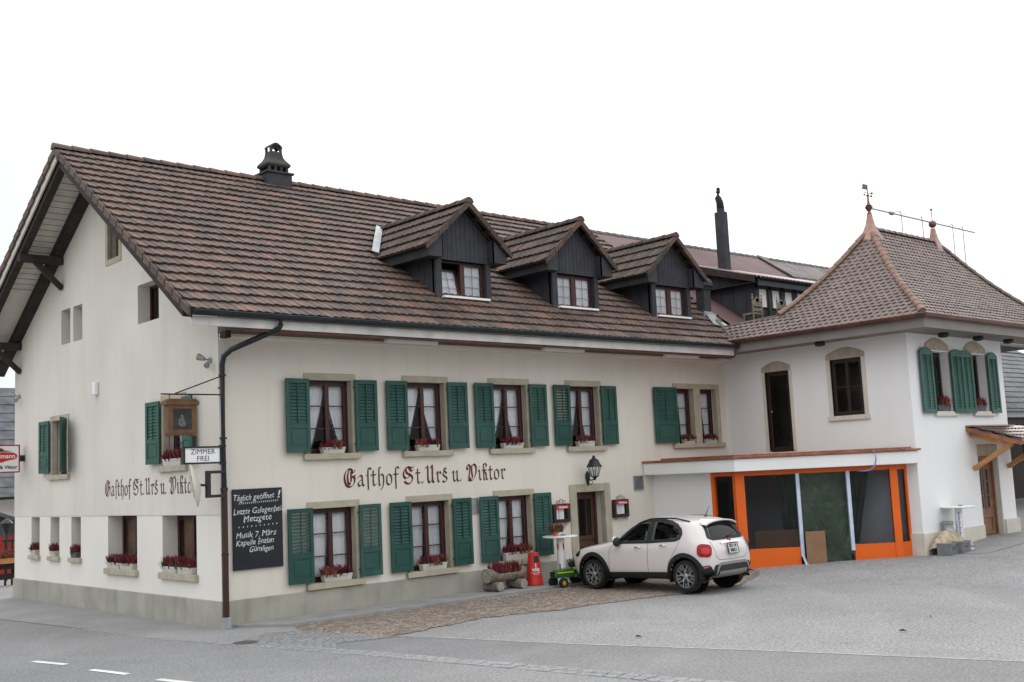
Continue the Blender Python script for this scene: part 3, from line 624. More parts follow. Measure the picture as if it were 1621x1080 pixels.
# ------------------------------------------------------------------ painted lettering
GL = {
 'G': (.95, [[(.66, .86), (.52, .98), (.30, .95), (.12, .72), (.08, .42), (.18, .12), (.40, -.02), (.66, .06), (.80, .28), (.78, .5), (.62, .56)], [(.40, .9), (.30, .62), (.34, .22), (.5, .12)], [(.56, .84), (.54, .26)], [(.56, .84), (.70, .76), (.84, .92)], [(.62, .56), (.88, .62)]]),
 'a': (.62, [[(.12, .5), (.26, .6), (.40, .52), (.42, .12), (.54, .0)], [(.40, .38), (.18, .26), (.10, .12), (.22, .0), (.40, .12)]]),
 'ſ': (.40, [[(.22, -.22), (.22, .84), (.32, 1.0), (.46, .92)], [(.10, .58), (.22, .62)]]),
 't': (.46, [[(.2, .84), (.2, .12), (.30, 0), (.42, .1)], [(.04, .6), (.40, .6)]]),
 'h': (.64, [[(.30, 1.0), (.18, .92), (.18, .06), (.26, .0)], [(.18, .48), (.36, .62), (.50, .5), (.50, .12), (.40, -.16), (.26, -.26)]]),
 'o': (.60, [[(.12, .5), (.12, .12), (.28, 0.0), (.46, .12), (.46, .46), (.28, .6), (.12, .48)]]),
 'f': (.44, [[(.2, -.24), (.2, .82), (.32, 1.0), (.46, .92)], [(.04, .58), (.40, .58)]]),
 'S': (.98, [[(.84, .80), (.66, .74), (.44, .98), (.26, .82), (.34, .62), (.62, .50), (.76, .32), (.64, .06), (.36, 0), (.12, .14)], [(.30, .96), (.10, .74), (.08, .44), (.26, .3)], [(.44, .98), (.70, .92), (.90, 1.0)], [(.38, .34), (.52, .44), (.50, .58)]]),
 'U': (.86, [[(.06, .86), (.22, .98), (.26, .82), (.26, .16), (.40, 0), (.58, .16)], [(.48, .86), (.62, .98), (.62, .12), (.76, 0)]]),
 'r': (.50, [[(.08, .54), (.18, .6), (.2, .1), (.30, 0)], [(.2, .46), (.36, .62), (.46, .5)]]),
 's': (.54, [[(.42, .5), (.28, .62), (.12, .48), (.24, .34), (.42, .24), (.40, .08), (.22, -.02), (.08, .08)], [(.28, .60), (.20, .70), (.28, .82), (.40, .76)]]),
 'u': (.64, [[(.06, .54), (.16, .6), (.16, .12), (.28, 0), (.42, .14)], [(.36, .54), (.46, .6), (.46, .1), (.58, 0)]]),
 'V': (.98, [[(.06, .80), (.18, .96), (.34, .86), (.30, .52), (.22, .2), (.36, .04)], [(.50, .92), (.48, .5), (.52, .2), (.36, .04)], [(.50, .9), (.70, .98), (.86, .78), (.80, .36), (.58, .06), (.36, -.02), (.16, .06)], [(.06, .8), (.16, .66)]]),
 'i': (.36, [[(.06, .54), (.16, .6), (.18, .1), (.30, 0)], [(.15, .80), (.21, .84)]]),
 'k': (.56, [[(.18, .98), (.18, .08), (.28, 0)], [(.18, .92), (.34, 1.0), (.44, .86), (.36, .76)], [(.06, .6), (.44, .6)], [(.24, .52), (.42, .3)], [(.36, .40), (.40, .06), (.52, 0)]]),
 '.': (.30, [[(.06, .03), (.12, .10)], [(.10, .0), (.16, .07)], [(.13, .02), (.19, .09)]]), ' ': (.30, []),
}
def smooth_line(p, n=4):
    if len(p) < 3: return p
    out = []
    for i in range(len(p)-1):
        p0, p1, p2, p3 = [Vector(p[min(max(k, 0), len(p)-1)]) for k in (i-1, i, i+1, i+2)]
        for k in range(n):
            t = k/n; out.append(.5*((2*p1)+(p2-p0)*t+(2*p0-5*p1+4*p2-p3)*t*t+(3*p1-p0-3*p2+p3)*t**3))
    out.append(Vector(p[-1])); return out
def fraktur(T, txt, s0, z0, width, height, reds, nib=.135, ang=38, d=.004):
    adv = sum(GL[c][0] for c in txt); sx = width/adv; A, B = MB(T), MB(T); x = 0; cnt = 0
    nv = Vector((math.cos(R(ang)), math.sin(R(ang))))*nib/2; thin = Vector((-nv.y, nv.x))*.22
    for c in txt:
        g = GL[c]; mb = A if c in reds else B; nn = nv*(1.2 if c in reds else 1.0)
        for st in g[1]:
            pts = smooth_line([Vector(q) for q in st])
            for p, q in zip(pts, pts[1:]):
                if (q-p).length < 1e-5: continue
                cnt += 1; dd = d+(cnt % 23)*.00012; e = (q-p).normalized()*.004
                hull = [p-e-nn, q+e-nn, q+e+nn, p-e+nn] ; cr = (q-p).x*nn.y-(q-p).y*nn.x
                tv = thin if cr >= 0 else -thin
                quads = [hull, [p-thin-nn, p-thin+nn, p+thin+nn, p+thin-nn]]
                for w_, qd in enumerate(quads): mb.face([(s0+(x+v.x)*sx, dd+w_*.00006, z0+v.y*height) for v in qd])
        x += g[0]
    return A, B
TXT = 'Gaſthof St.Urs u. Viktor'
A, B = fraktur(front, TXT, 2.52, 2.265, 4.10, .335, 'GSUV')
A.build('lettering', 'sign_red_text', inn, fix=False); B.build('lettering', 'sign_dark_text', inn, fix=False)
A, B = fraktur(lambda q: (-q.y-.012, 5.02-q.x, q.z), TXT, 0, 2.30, 4.10, .31, '', nib=.125)
B.build('lettering', 'sign_text_gable', inn, fix=False)

# ------------------------------------------------------------------ main roof
def main_z(y): return EZ+SF*(y-EY)
nc = 21; prof = [((RY-EY)*i/nc, EZ+(RZ-EZ)*i/nc) for i in range(nc+1)]
def rng_main(h):
    y = EY+h; return (-1.04, min(14.92, 13.72+max(0, y+.78)*1.0))
mb = MB(); tiles(mb, (0, EY, 0), (1, 0, 0), (0, 1, 0), prof, rng_main, .172, amp=.016, thick=.052, scallop=.014, jit=.006)
roof = mb.build('roof', 'tiles', inn)
BEY, BEZ = 11.35, RZ-SB*6.35
prof = [((BEY-RY)*i/nc, BEZ+(RZ-BEZ)*i/nc) for i in range(nc+1)]
mb = MB(); tiles(mb, (0, BEY, 0), (1, 0, 0), (0, -1, 0), prof, lambda h: (-1.04, 30), .215, amp=.022, thick=.034, scallop=.012, m=4); mb.build('back_slope', 'tiles', roof)
mb = MB(); ridge(mb, [(-1.1, RY, RZ+.03), (14.9, RY, RZ+.03)], .125, .39); mb.build('ridge_cap', 'tiles', roof)
mb = MB(); ridge(mb, [(14.9, RY, RZ+.02), (30, RY, RZ+.02)], .11, .36); mb.build('ridge_cap', 'roof_grey', roof)
# roof deck below the tiles, verge boards, soffit
mb = MB()
mb.prism([(-1.0, EY+.05, EZ-.02), (-1.0, RY, RZ-.03), (-1.0, BEY-.05, BEZ-.02), (-1.0, BEY-.05, BEZ-.09), (-1.0, RY, RZ-.12), (-1.0, EY+.05, EZ-.09)], (15.9, 0, 0)); mb.build('soffit', 'soffit_board', roof)
mb = MB()
for k in range(60):          # board joints of the verge soffit
    y = EY+.3+k*.16
    if y > BEY-.2: break
    z = (RZ-.12-SF*(RY-y)) if y < RY else (RZ-.12-SB*(y-RY))
    if abs(y-RY) > .1: mb.box(-.98, -.02, y-.006, y+.006, z-.004, z+.01)
mb.build('board_joint', 'wood_dark', roof)
def rake(mb, x0, x1, drop0, drop1):
    y0, z0 = EY+.42, EZ+.42*SF
    mb.prism([(x0, y0, z0-drop0), (x0, RY, RZ-drop0), (x0, BEY, BEZ-drop0), (x0, BEY, BEZ-drop1), (x0, RY, RZ-drop1-.03), (x0, y0, z0-drop1)], (x1-x0, 0, 0))
mb = MB(); mb.prism([(-1.03, RY, RZ+.01), (-1.03, BEY, BEZ+.01), (-1.03, BEY, BEZ-.24), (-1.03, RY, RZ-.26)], (.035, 0, 0)); mb.build('verge_board', 'soffit_board', roof)
mb = MB(); mb.prism([(-1.03, EY, EZ), (-1.03, RY, RZ), (-1.03, RY, RZ-.19), (-1.03, EY, EZ-.14)], (.035, 0, 0)); mb.build('verge_board', 'wood_dark', roof)
mb = MB(); rake(mb, -.96, -.80, .12, .36); mb.build('rafter', 'wood_dark', roof); mb = MB(); rake(mb, -.22, -.015, .12, .34); mb.build('rafter', 'wood_dark', roof)
for y in (7.4, 10.15):
    mb = MB(); z = ((RZ-SF*(RY-y)) if y < RY else (RZ-SB*(y-RY)))-.52
    mb.box(-.98, -.02, y-.08, y+.08, z, z+.17); mb.bar((-.62, y, z+.02), (-.02, y, z-.55), .11, .11)
    mb.build('purlin', 'wood_dark', roof)
# verge tiles along the gable edge
for sgn in (0, 1):
    mb = MB(); mb.uv = []
    for i in range(nc):
        if sgn == 0: y0 = EY+(RY-EY)*i/nc-.03; y1 = EY+(RY-EY)*(i+1)/nc; z0, z1 = main_z(y0)+.05, main_z(y1)+.02
        else: y0 = BEY+(RY-BEY)*i/nc+.03; y1 = BEY+(RY-BEY)*(i+1)/nc; z0, z1 = BEZ+(RZ-BEZ)*i/nc+.04, BEZ+(RZ-BEZ)*(i+1)/nc+.02
        n0 = len(mb.f); mb.prism([(-1.08, y0, z0+.01), (-1.08, y1, z1), (-1.08, y1, z1-.15), (-1.08, y0, z0-.14)], (.05, 0, 0)); mb.uv += [(i+.5, 60.5+sgn)]*(len(mb.f)-n0)
    mb.build('verge_tile', 'tiles', roof)
# eaves: gutter, fascia, soffit
def halfpipe(mb, pts, r, n=8):
    pts = [Vector(q) for q in pts]; rings = []
    for i, q in enumerate(pts):
        d0 = (pts[i]-pts[i-1]).normalized() if i else (pts[1]-pts[0]).normalized(); d1 = (pts[i+1]-pts[i]).normalized() if i < len(pts)-1 else d0
        d = (d0+d1).normalized(); a = d.cross(Vector((0, 0, 1))).normalized(); k = 1/max(.3, d.dot(d0)); ring = []
        for rr in (r, r-.008):
            for j in range(n+1): t = math.pi+math.pi*j/n; ring.append(mb.p(q+a*math.cos(t)*rr*k+Vector((0, 0, math.sin(t)*rr))))
        rings.append(ring)
    m = n+1
    for i in range(len(rings)-1):
        for o_ in (0, m):
            for j in range(n): mb.f.append([rings[i][o_+j], rings[i][o_+j+1], rings[i+1][o_+j+1], rings[i+1][o_+j]])
        for j in (0, n): mb.f.append([rings[i][j], rings[i+1][j], rings[i+1][m+j], rings[i][m+j]])
    for ring in (rings[0], rings[-1]): mb.f.append([ring[j] for j in range(m)])
    for q in pts[:1]:
        pass
mb = MB(); halfpipe(mb, [(-1.02, EY-.06, EZ-.03), (13.66, EY-.06, EZ-.01)], .075); mb.tube([(-1.02, EY-.135, EZ-.025), (13.66, EY-.135, EZ-.005)], .012, 6)
mb.build('gutter', 'gutter', inn, smooth='auto')
mb = MB(); mb.box(-1.0, 13.63, -.985, -.955, 5.045, 5.20); mb.build('fascia', 'fascia', inn, bevel=.005)
mb = MB(); mb.box(.0, 13.75, -.953, -.28, 5.035, 5.06); mb.box(.0, 13.7, -.95, -.90, 5.0, 5.04); mb.build('soffit', 'eave_wood', inn)
mb = MB(); mb.prism([(.0, -.28, 5.06), (.0, -.28, 4.99), (.0, -.10, 4.955), (.0, -.001, 4.955), (.0, -.001, 5.06)], (14.45, 0, 0)); mb.build('cornice', 'plaster', inn)
mb = MB(); mb.box(-.16, -.05, -.55, -.35, 4.93, 5.05); mb.build('rafter_end', 'wood_dark', inn)
# downpipe at the corner
px_, py_ = -.02, -.10
mb = MB(); mb.tube([(.62, EY-.06, EZ-.08), (.62, EY-.06, 5.13), (.60, EY-.02, 5.05), (.08, -.30, 4.75), (.02, -.14, 4.65), (0.0, -.11, 4.5), (0, -.11, 2.33)], .05, 10); pp = mb.build('downpipe', 'gutter', inn, smooth='auto')
mb = MB(); mb.tube([(0, -.11, 2.34), (0, -.11, .16)], .056, 10); mb.lathe((0, -.11, 2.3), [(.056, 0), (.066, 0), (.066, .06), (.056, .06)], 10); mb.build('lower_pipe', 'pipe_brown', pp, smooth='auto')
mb = MB(); mb.box(-.065, .065, -.175, -.045, -.04, .16); mb.build('shoe', 'zinc', pp, bevel=.01)
mb = MB()
for z in (1.2, 3.2, 4.3): mb.lathe((0, -.11, z), [(.052, 0), (.066, 0), (.066, .03), (.052, .03)], 10); mb.box(-.01, .01, -.11, 0, z, z+.03)
mb.build('bracket', 'iron', pp)

# chimney
chim = MB()
cx, cy = 4.10, 5.0
for s_, z0, z1 in ((.36, 9.3, 9.68), (.41, 9.68, 9.73)): chim.box(cx-s_*.9, cx+s_*.9, cy-s_*.8, cy+s_*.8, z0, z1)
ch = chim.build('chimney', 'dormer_wood', inn, bevel=.01)
mb = MB()
def sqring(mb, z, hw): return [mb.p(cx+sx*hw, cy+sy*hw*.85, z) for sx, sy in ((-1, -1), (1, -1), (1, 1), (-1, 1))]
lv = [(9.86, .27), (9.89, .31), (9.93, .315), (9.98, .28), (10.05, .22), (10.12, .18), (10.20, .165), (10.26, .16)]
rg = [sqring(mb, z, h) for z, h in lv]
for a, b in zip(rg, rg[1:]):
    for k in range(4): mb.f.append([a[k], a[(k+1) % 4], b[(k+1) % 4], b[k]])
mb.f.append(rg[0][::-1]); mb.f.append(rg[-1])
for sx in (-1, -.33, .33, 1):
    for sy in (-1, 1): mb.box(cx+sx*.235-.03, cx+sx*.235+.03, cy+sy*.2-.03, cy+sy*.2+.03, 9.73, 9.88)
    for sy in (-.33, .33): mb.box(cx+(1 if sx > 0 else -1)*.235-.03, cx+(1 if sx > 0 else -1)*.235+.03, cy+sy*.2-.03, cy+sy*.2+.03, 9.73, 9.88)
mb.box(cx-.28, cx+.28, cy-.24, cy+.24, 9.72, 9.76)
for sx in (-1, 1):
    for sy in (-1, 1): mb.box(cx+sx*.13-.028, cx+sx*.13+.028, cy+sy*.105-.028, cy+sy*.105+.028, 10.26, 10.39)
mb.bar((cx-.13, cy-.105, 10.27), (cx, cy-.105, 10.42), .035, .035); mb.bar((cx+.13, cy-.105, 10.27), (cx, cy-.105, 10.42), .035, .035)
K = 8; arc = [(cx-.165+.33*k/K, cy-.15, 10.38+.10*math.sin(math.pi*k/K)) for k in range(K+1)]+[(cx+.165-.33*k/K, cy-.15, 10.34+.08*math.sin(math.pi*k/K)) for k in range(K+1)]
mb.prism(arc, (0, .30, 0)); mb.build('chimney_cowl', 'clay', ch, bevel=.012)

# dormers
def dormer(cx, zt_off=0, tilt=False):
    yf = .05; zb = main_z(yf); zw = 7.06; half = .76
    d = MB()
    # front: posts, sill band and vertical boards above the window
    wl, wr = cx-.6, cx+.63; zt = 6.90
    d.box(cx-half, wl, yf, yf+.12, zb-.15, zt+.02); d.box(wr, cx+half, yf, yf+.12, zb-.15, zt+.02)
    nb = 15
    for k in range(nb):
        x0 = cx-.94+1.88*k/nb; x1 = cx-.94+1.88*(k+1)/nb; zz = lambda x: 8.06-.9*abs(x-cx)
        d.prism([(x0+.004, yf-.012, zt), (x1-.004, yf-.012, zt), (x1-.004, yf-.012, max(zt+.02, zz(x1))), (x0+.004, yf-.012, max(zt+.02, zz(x0)))], (0, .03, 0))
    d.face([(cx-.95, yf+.02, zt), (cx+.95, yf+.02, zt), (cx+.95, yf+.02, 7.2), (cx, yf+.02, 8.05), (cx-.95, yf+.02, 7.2)])
    # cheeks
    for sx in (-1, 1):
        x = cx+sx*(half-.012); yb = (zw+.1-EZ)/SF+EY
        d.prism([(x, yf+.10, zb-.12), (x, yf+.10, zw+.12), (x, yb, zw+.12)], (-sx*.06, 0, 0))
        for k in range(9): 
            y0 = yf+.1+k*.17
            if main_z(y0) < zw-.05: d.box(x+(0 if sx > 0 else -.012), x+(.012 if sx > 0 else 0), y0-.035, y0+.035, main_z(y0)-.05, zw+.1)
    dm = d.build('dormer', 'dormer_wood', inn)
    # eaves boards
    for sx in (-1, 1): 
        e = MB(); x = cx+sx*1.05; yb = (7.10-EZ)/SF+EY
        e.prism([(x, -.14, 6.90), (x, -.14, 7.16), (x, yb+.1, 7.16), (x, yb-.26, 6.90)], (sx*.03, 0, 0)); e.box(min(x, cx+sx*.74), max(x, cx+sx*.74), -.13, yb-.1, 6.92, 6.94)
        e.prism([(x, -.143, 6.905), (cx+sx*.70, -.143, 6.905), (cx+sx*.70, -.143, 7.42), (x, -.143, 7.12)], (0, .03, 0)); e.prism([(cx+sx*.70, -.143, 6.905), (cx+sx*.70, -.143, 7.40), (cx+sx*.70, yf, 7.40), (cx+sx*.70, yf, 6.905)], (sx*.02, 0, 0))
        e.build('eave_board', 'dormer_wood', dm)
    # tiled roof: two slopes running back into the main slope
    t = MB(); nrow = 4; hw = 1.16; zr = 8.14; ze = 7.10
    for sx in (-1, 1):
        pr = [(hw*i/nrow, ze+(zr-ze)*i/nrow) for i in range(nrow+1)]
        def rg_(h): z = ze+(zr-ze)*h/hw; return (-.20, (z-EZ)/SF+EY+.05)
        tiles(t, (cx+sx*hw, 0, 0), (0, 1, 0), (-sx, 0, 0), pr, rg_, .18, amp=.016, thick=.052, scallop=.014)
    t.build('dormer_roof', 'tiles_dormer', dm)
    t = MB(); ridge(t, [(cx, -.24, zr+.03), (cx, (zr-EZ)/SF+EY, zr+.03)], .12, .36); t.build('ridge_cap', 'tiles_dormer', dm)
    t = MB(); t.uv = []
    for sx in (-1, 1):
        for k in range(4):
            xa = cx+sx*hw*(1-k/4)*1.01; xb = cx+sx*hw*(1-(k+1)/4); za = ze+(zr-ze)*k/4+.07; zb_ = ze+(zr-ze)*(k+1)/4+.06; n0 = len(t.f)
            t.prism([(xa, -.23, za), (xb, -.23, zb_), (xb, -.23, zb_-.15), (xa, -.23, za-.14)], (0, .05, 0)); t.uv += [(k+random.random()*50, 9.5)]*(len(t.f)-n0)
    t.build('verge_tile', 'tiles_dormer', dm)
    f = MB()
    for sx in (-1, 1):
        y0, y1 = (7.13-EZ)/SF+EY, (8.1-EZ)/SF+EY; a = Vector((cx+sx*1.22, y0-.05, main_z(y0)+.13)); b = Vector((cx+sx*.06, y1, main_z(y1)+.13)); q = a.lerp(b, .42)
        f.bar(a, b, .16, .02, (0, -SF, 1))
    f.build('flashing', 'zinc', dm)
    # window with two leaves
    g = MB(); gl = MB(); yw = yf+.13
    def fr(mb, x0, x1, z0, z1, w_, y0, y1):
        mb.box(x0, x0+w_, y0, y1, z0, z1); mb.box(x1-w_, x1, y0, y1, z0, z1); mb.box(x0+w_, x1-w_, y0, y1, z0, z0+w_); mb.box(x0+w_, x1-w_, y0, y1, z1-w_, z1)
    z0 = zb+.04; fr(g, wl, wr, z0, zt, .04, yw-.02, yw+.06); mid = cx+.02; g.box(mid-.04, mid+.04, yw-.03, yw+.06, z0+.04, zt-.04)
    g.build('frame', 'window_wood', dm, bevel=.004)
    for j, (x0, x1) in enumerate(((wl+.04, mid-.04), (mid+.04, wr-.04))):
        s_ = MB(); tl = -.13 if (tilt and j == 0) else 0
        if tilt and j == 0:
            zc0 = z0+.04; T2 = lambda q: (q.x, q.y+(q.z-zc0)*.2, q.z-(q.z-zc0)*.16)
            s_.T = T2
        fr(s_, x0, x1, z0+.045, zt-.045, .035, yw-.03, yw+.015); s_.build('sash', 'window_wood', dm)
        g2 = MB(s_.T); g2.face([(x0+.03, yw-.005, z0+.07), (x1-.03, yw-.005, z0+.07), (x1-.03, yw-.005, zt-.07), (x0+.03, yw-.005, zt-.07)]); g2.build('glass', 'glass', dm, fix=False)
        b2 = MB(s_.T)
        for k in (1, 2): z = z0+.045+(zt-z0-.09)*k/3; b2.box(x0+.03, x1-.03, yw-.012, yw-.004, z-.006, z+.006)
        x = (x0+x1)/2; b2.box(x-.006, x+.006, yw-.012, yw-.004, z0+.06, zt-.06); b2.build('glazing_bar', 'fascia_grey', dm)
        c2 = MB(s_.T); c2.face([(x0+.03, yw+.03, z0+.07), (x1-.03, yw+.03, z0+.07), (x1-.03, yw+.03, zt-.07), (x0+.03, yw+.03, zt-.07)]); c2.build('curtain', 'curtain', dm, fix=False)
    s_ = MB(); s_.box(wl-.02, wr+.02, yf-.09, yf+.12, zb+.03, zb+.075); s_.build('sill', 'white', dm)
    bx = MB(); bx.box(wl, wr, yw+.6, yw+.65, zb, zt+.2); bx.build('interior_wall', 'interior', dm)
for i, c_ in enumerate((5.74, 9.13, 12.58)): dormer(c_, tilt=(i == 0))
# vent pipe near the valley
mb = MB(); mb.box(14.42, 14.70, .44, .72, 6.2, 7.05); vp = mb.build('vent_stack', 'dormer_wood', roof, bevel=.01)
mb = MB(); mb.lathe((14.56, .58, 7.05), [(.20, -.02), (.21, .06), (.27, .06), (.275, .12), (.25, .20), (.17, .28), (.08, .32), (0.001, .33)], 16); mb.build('vent_cowl', 'dormer_wood', roof, smooth='auto')
mb = MB(); mb.bar((14.05, -.25, main_z(-.25)+.09), (14.7, .65, main_z(.65)+.09), .3, .015, (0, -SF, 1)); mb.box(14.2, 14.7, .30, .42, main_z(.3)+.03, main_z(.42)+.06); mb.build('flashing', 'zinc', roof)
mb = MB(); mb.bar((13.70, -.98, 5.44), (14.32, -.02, 6.12), .13, .05, (0, -SF, 1)); mb.build('valley_tile', 'roof_grey', roof, bevel=.02)

# rear part of the roof: sheet metal, cheek wall, terrace with windows
def corrugated(mb, x0, x1, P, n, per=.19, amp=.028):
    """P(t)->(y,z) for t in 0..1 along slope"""
    m = int((x1-x0)/per*6); rows = []
    for j in range(n+1):
        y, z = P(j/n); rows.append([mb.p(x0+(x1-x0)*i/m, y, z+amp*math.sin(2*math.pi*(x1-x0)*i/m/per)) for i in range(m+1)])
    for j in range(n):
        for i in range(m): mb.f.append([rows[j][i], rows[j][i+1], rows[j+1][i+1], rows[j+1][i]])
rear = thing('rear_building', (20, 0, 0), 'rear part of the inn with red corrugated roof and dark boarded wall', 'building')
mb = MB()
corrugated(mb, 14.93, 23.6, lambda t: (3.5+1.5*t, main_z(3.5+1.5*t)+.03), 3)
corrugated(mb, 15.75, 23.6, lambda t: (-.25+3.78*t, 7.40+(main_z(3.53)+.04-7.40)*t), 4)
corrugated(mb, 14.93, 16.2, lambda t: (-.1+3.6*t, main_z(-.1+3.6*t)+.02), 3)
mb.build('roof', 'sheet_metal', rear, smooth=True, fix=False)
mb = MB(); corrugated(mb, 23.6, 30.5, lambda t: (3.5+1.5*t, main_z(3.5+1.5*t)+.05), 3, .3, .01); corrugated(mb, 23.6, 30.5, lambda t: (-.25+3.76*t, 7.44+(main_z(3.51)+.05-7.44)*t), 4, .3, .01); mb.build('roof', 'roof_grey', rear, smooth=True, fix=False); mb = MB(); mb.bar((23.6, -.25, 7.50), (23.6, 3.53, main_z(3.53)+.12), .3, .05); mb.bar((23.6, 3.53, main_z(3.53)+.12), (23.6, 5, 9.62), .3, .05); mb.build('verge_board', 'roof_grey', rear)
mb = MB(); mb.prism([(16.0, 0, 6.0), (16.0, 0, 7.38), (16.0, 3.4, 8.4), (16.0, 1.9, 7.3)], (.08, 0, 0))
for k in range(5): y = .25+k*.42; mb.box(15.975, 16.0, y-.02, y+.02, main_z(y)-.05, 7.30+.26*y)
mb.build('cheek_wall', 'dormer_wood', rear)
mb = MB(); mb.prism([(15.72, -.27, 7.22), (15.72, -.27, 7.40), (15.72, 3.4, 8.44), (15.72, 3.4, 8.26)], (.05, 0, 0)); mb.box(15.77, 16.0, -.2, 2.2, 7.22, 7.24); mb.build('verge_board', 'wood_dark', rear)
mb = MB(); halfpipe(mb, [(16.0, -.34, 7.36), (23.6, -.34, 7.36)], .06); mb.box(15.9, 23.6, -.28, -.22, 7.15, 7.33); mb.build('gutter', 'gutter', rear)
mb = MB(); wall(mb, 16.0, 30, 5.9, 7.3, [], ()); 
for v in mb.v: v.y = .02
mb2 = MB(); 
for k in range(12): x = 16.1+k*.62; mb2.box(x-.06, x+.06, -.05, .02, 5.9, 7.3)
mb2.box(16, 24, -.05, .02, 7.12, 7.3); mb2.build('post', 'dormer_wood', rear)
mb.build('wall', 'interior', rear, fix=False)
for k in range(4):
    x = 16.2+k*.62*1.0; s_ = MB(); s_.box(x, x+.42, -.03, .0, 6.6, 7.1); wn = s_.build('window', 'paper', rear)
    f_ = MB(); fr_ = [(x, x+.04), (x+.38, x+.42)]
    for a, b in fr_: f_.box(a, b, -.045, -.03, 6.6, 7.1)
    f_.build('frame', 'window_wood', wn)
mb = MB(); mb.box(14.2, 30, -1.6, .0, 5.80, 5.90); mb.build('terrace', 'roof_grey', rear)
mb = MB(); mb.box(17.98, 18.24, 2.3, 2.6, 7.6, 10.0); mb.lathe((18.11, 2.45, 10.0), [(.12, 0), (.12, .12)], 10); mb.box(17.94, 18.28, 2.25, 2.65, 8.0, 8.2)
flu = mb.build('chimney', 'dormer_wood', rear, bevel=.01)
mb = MB(); mb.tube([(18.11, 2.45, 10.1), (18.10, 2.45, 10.3), (18.02, 2.45, 10.45), (18.04, 2.45, 10.62), (18.08, 2.45, 10.7)], [.12, .11, .10, .07, .05], 8); mb.ball((18.06, 2.45, 10.72), .06); mb.build('figure_cowl', 'wood_dark', flu, smooth=True)
# carved chairs on the terrace
def carved_chair(x, y, label):
    t = thing('carved_chair', (x, y, 5.9), label, 'chair', 'carved wooden chairs on the roof terrace')
    t.scale = (.82, .82, .82)
    m = MB()
    for sx in (-.24, .24):
        prof_ = [(.028, 0), (.028, .45), (.04, .5), (.02, .56), (.036, .64), (.02, .70), (.036, .8), (.02, .86), (.04, .92), (.012, .98), (.03, 1.02), (.0, 1.06)]
        m.lathe((sx, 0, 0), prof_, 8)
    m.build('post', 'log', t, smooth='auto', world=False)
    m = MB(); K = 12; arc = [(-.22, -.015, .78)]+[(-.22+.44*k/K, -.015, .80+.14*math.sin(math.pi*k/K)*(1 if k % 2 else .8)) for k in range(K+1)]+[(.22, -.015, .78), (.22, -.015, .66), (-.22, -.015, .66)]
    m.prism(arc, (0, .03, 0)); m.lathe((0, -.015, .88), [(.09, 0), (.09, .03)], 12, ax=(0, 1, 0)); m.box(-.22, .22, -.015, .015, .50, .60); m.build('backrest', 'log', t, world=False)
    m = MB(); m.box(-.25, .25, -.02, .42, .40, .45); m.build('seat', 'log', t, world=False)
    for sx in (-.22, .22): m = MB(); m.lathe((sx, .38, 0), [(.028, 0), (.03, .2), (.022, .25), (.03, .40)], 8); m.build('leg', 'log', t, world=False)
carved_chair(15.15, -.72, 'carved wooden chair on the roof terrace nearest the dark boarded wall')
carved_chair(16.25, -.72, 'carved wooden chair on the roof terrace beside the tiled hip roof')

# ------------------------------------------------------------------ new wing with the hipped roof
wing = thing('wing_building', (16.8, -2.6, 0), 'white two storey wing with flared hip roof and copper finials', 'building')
mb = MB(wingside); wall(mb, WY, 0, -.3, 5.5, [(-1.98, -1.30, 2.60, 4.60, .18), (-4.0, -3.2, 3.36, 4.72, .18)], grow=.02); mb.build('wall', 'plaster_white', wing, fix=False)
mb = MB(wingfront); wall(mb, WX, 19.25, -.3, 5.5, [(15.42, 16.36, 3.34, 4.76, .3), (17.36, 18.28, 3.34, 4.76, .3), (17.42, 18.5, .2, 2.25, .3)], grow=.004); mb.face([(19.25, 0, -.3), (19.25, -5.2, -.3), (19.25, -5.2, 5.5), (19.25, 0, 5.5)]); mb.build('wall', 'plaster_white', wing, fix=False)
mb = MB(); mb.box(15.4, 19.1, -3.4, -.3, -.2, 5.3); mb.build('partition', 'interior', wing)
mb = MB(wingfront); mb.box(WX-.04, 17.40, 0, .04, -.3, .60); mb.box(18.52, 19.30, 0, .06, -.3, .66); mb.build('plinth', 'stone_cream', wing, bevel=.012)
mb = MB(wingside); mb.box(WY, WY+.45, 0, .04, -.3, .60); mb.build('plinth', 'stone_cream', wing, bevel=.012)
def arch_top(mb, a, b, z, h, d0, d1, n=8):
    pts = [(a, d0, z)]+[(a+(b-a)*k/n, d0, z+h*(.45+.55*math.sin(math.pi*k/n))) for k in range(n+1)]+[(b, d0, z)]; mb.prism(pts, (0, d1-d0, 0))
# tall glazed door onto the extension roof
s = MB(wingside); arch_top(s, -2.06, -1.2, 4.60, .26, -.1, .03); wo_ = s.build('window', 'stone_warm', wing, bevel=.008)
s = MB(wingside); s.box(-2.08, -2.0, -.1, .025, 2.6, 4.6); s.box(-1.28, -1.2, -.1, .025, 2.6, 4.6); s.build('jamb', 'stone_cream', wo_)
casement(wingside, -2.0, -1.28, 2.6, 4.6, wo_, -.05, wood='wood_brown', leaves=1, bars=0, fwid=.06)
s = MB(wingside); s.ball((-1.40, -.02, 3.6), .022); s.build('handle', 'chrome', wo_)
s = MB(wingside); arch_top(s, -4.12, -3.08, 4.72, .27, -.1, .03); wo_ = s.build('window', 'stone_warm', wing, bevel=.008)
s = MB(wingside); s.box(-4.12, -4.02, -.1, .025, 3.36, 4.72); s.box(-3.18, -3.08, -.1, .025, 3.36, 4.72); s.build('jamb', 'stone_cream', wo_)
s = MB(wingside); s.box(-4.15, -3.05, -.18, .06, 3.25, 3.36); s.build('sill', 'stone_cream', wo_, bevel=.008); casement(wingside, -4.02, -3.18, 3.36, 4.72, wo_, -.05, wood='wood_brown', leaves=2, bars=1, mull=.06)
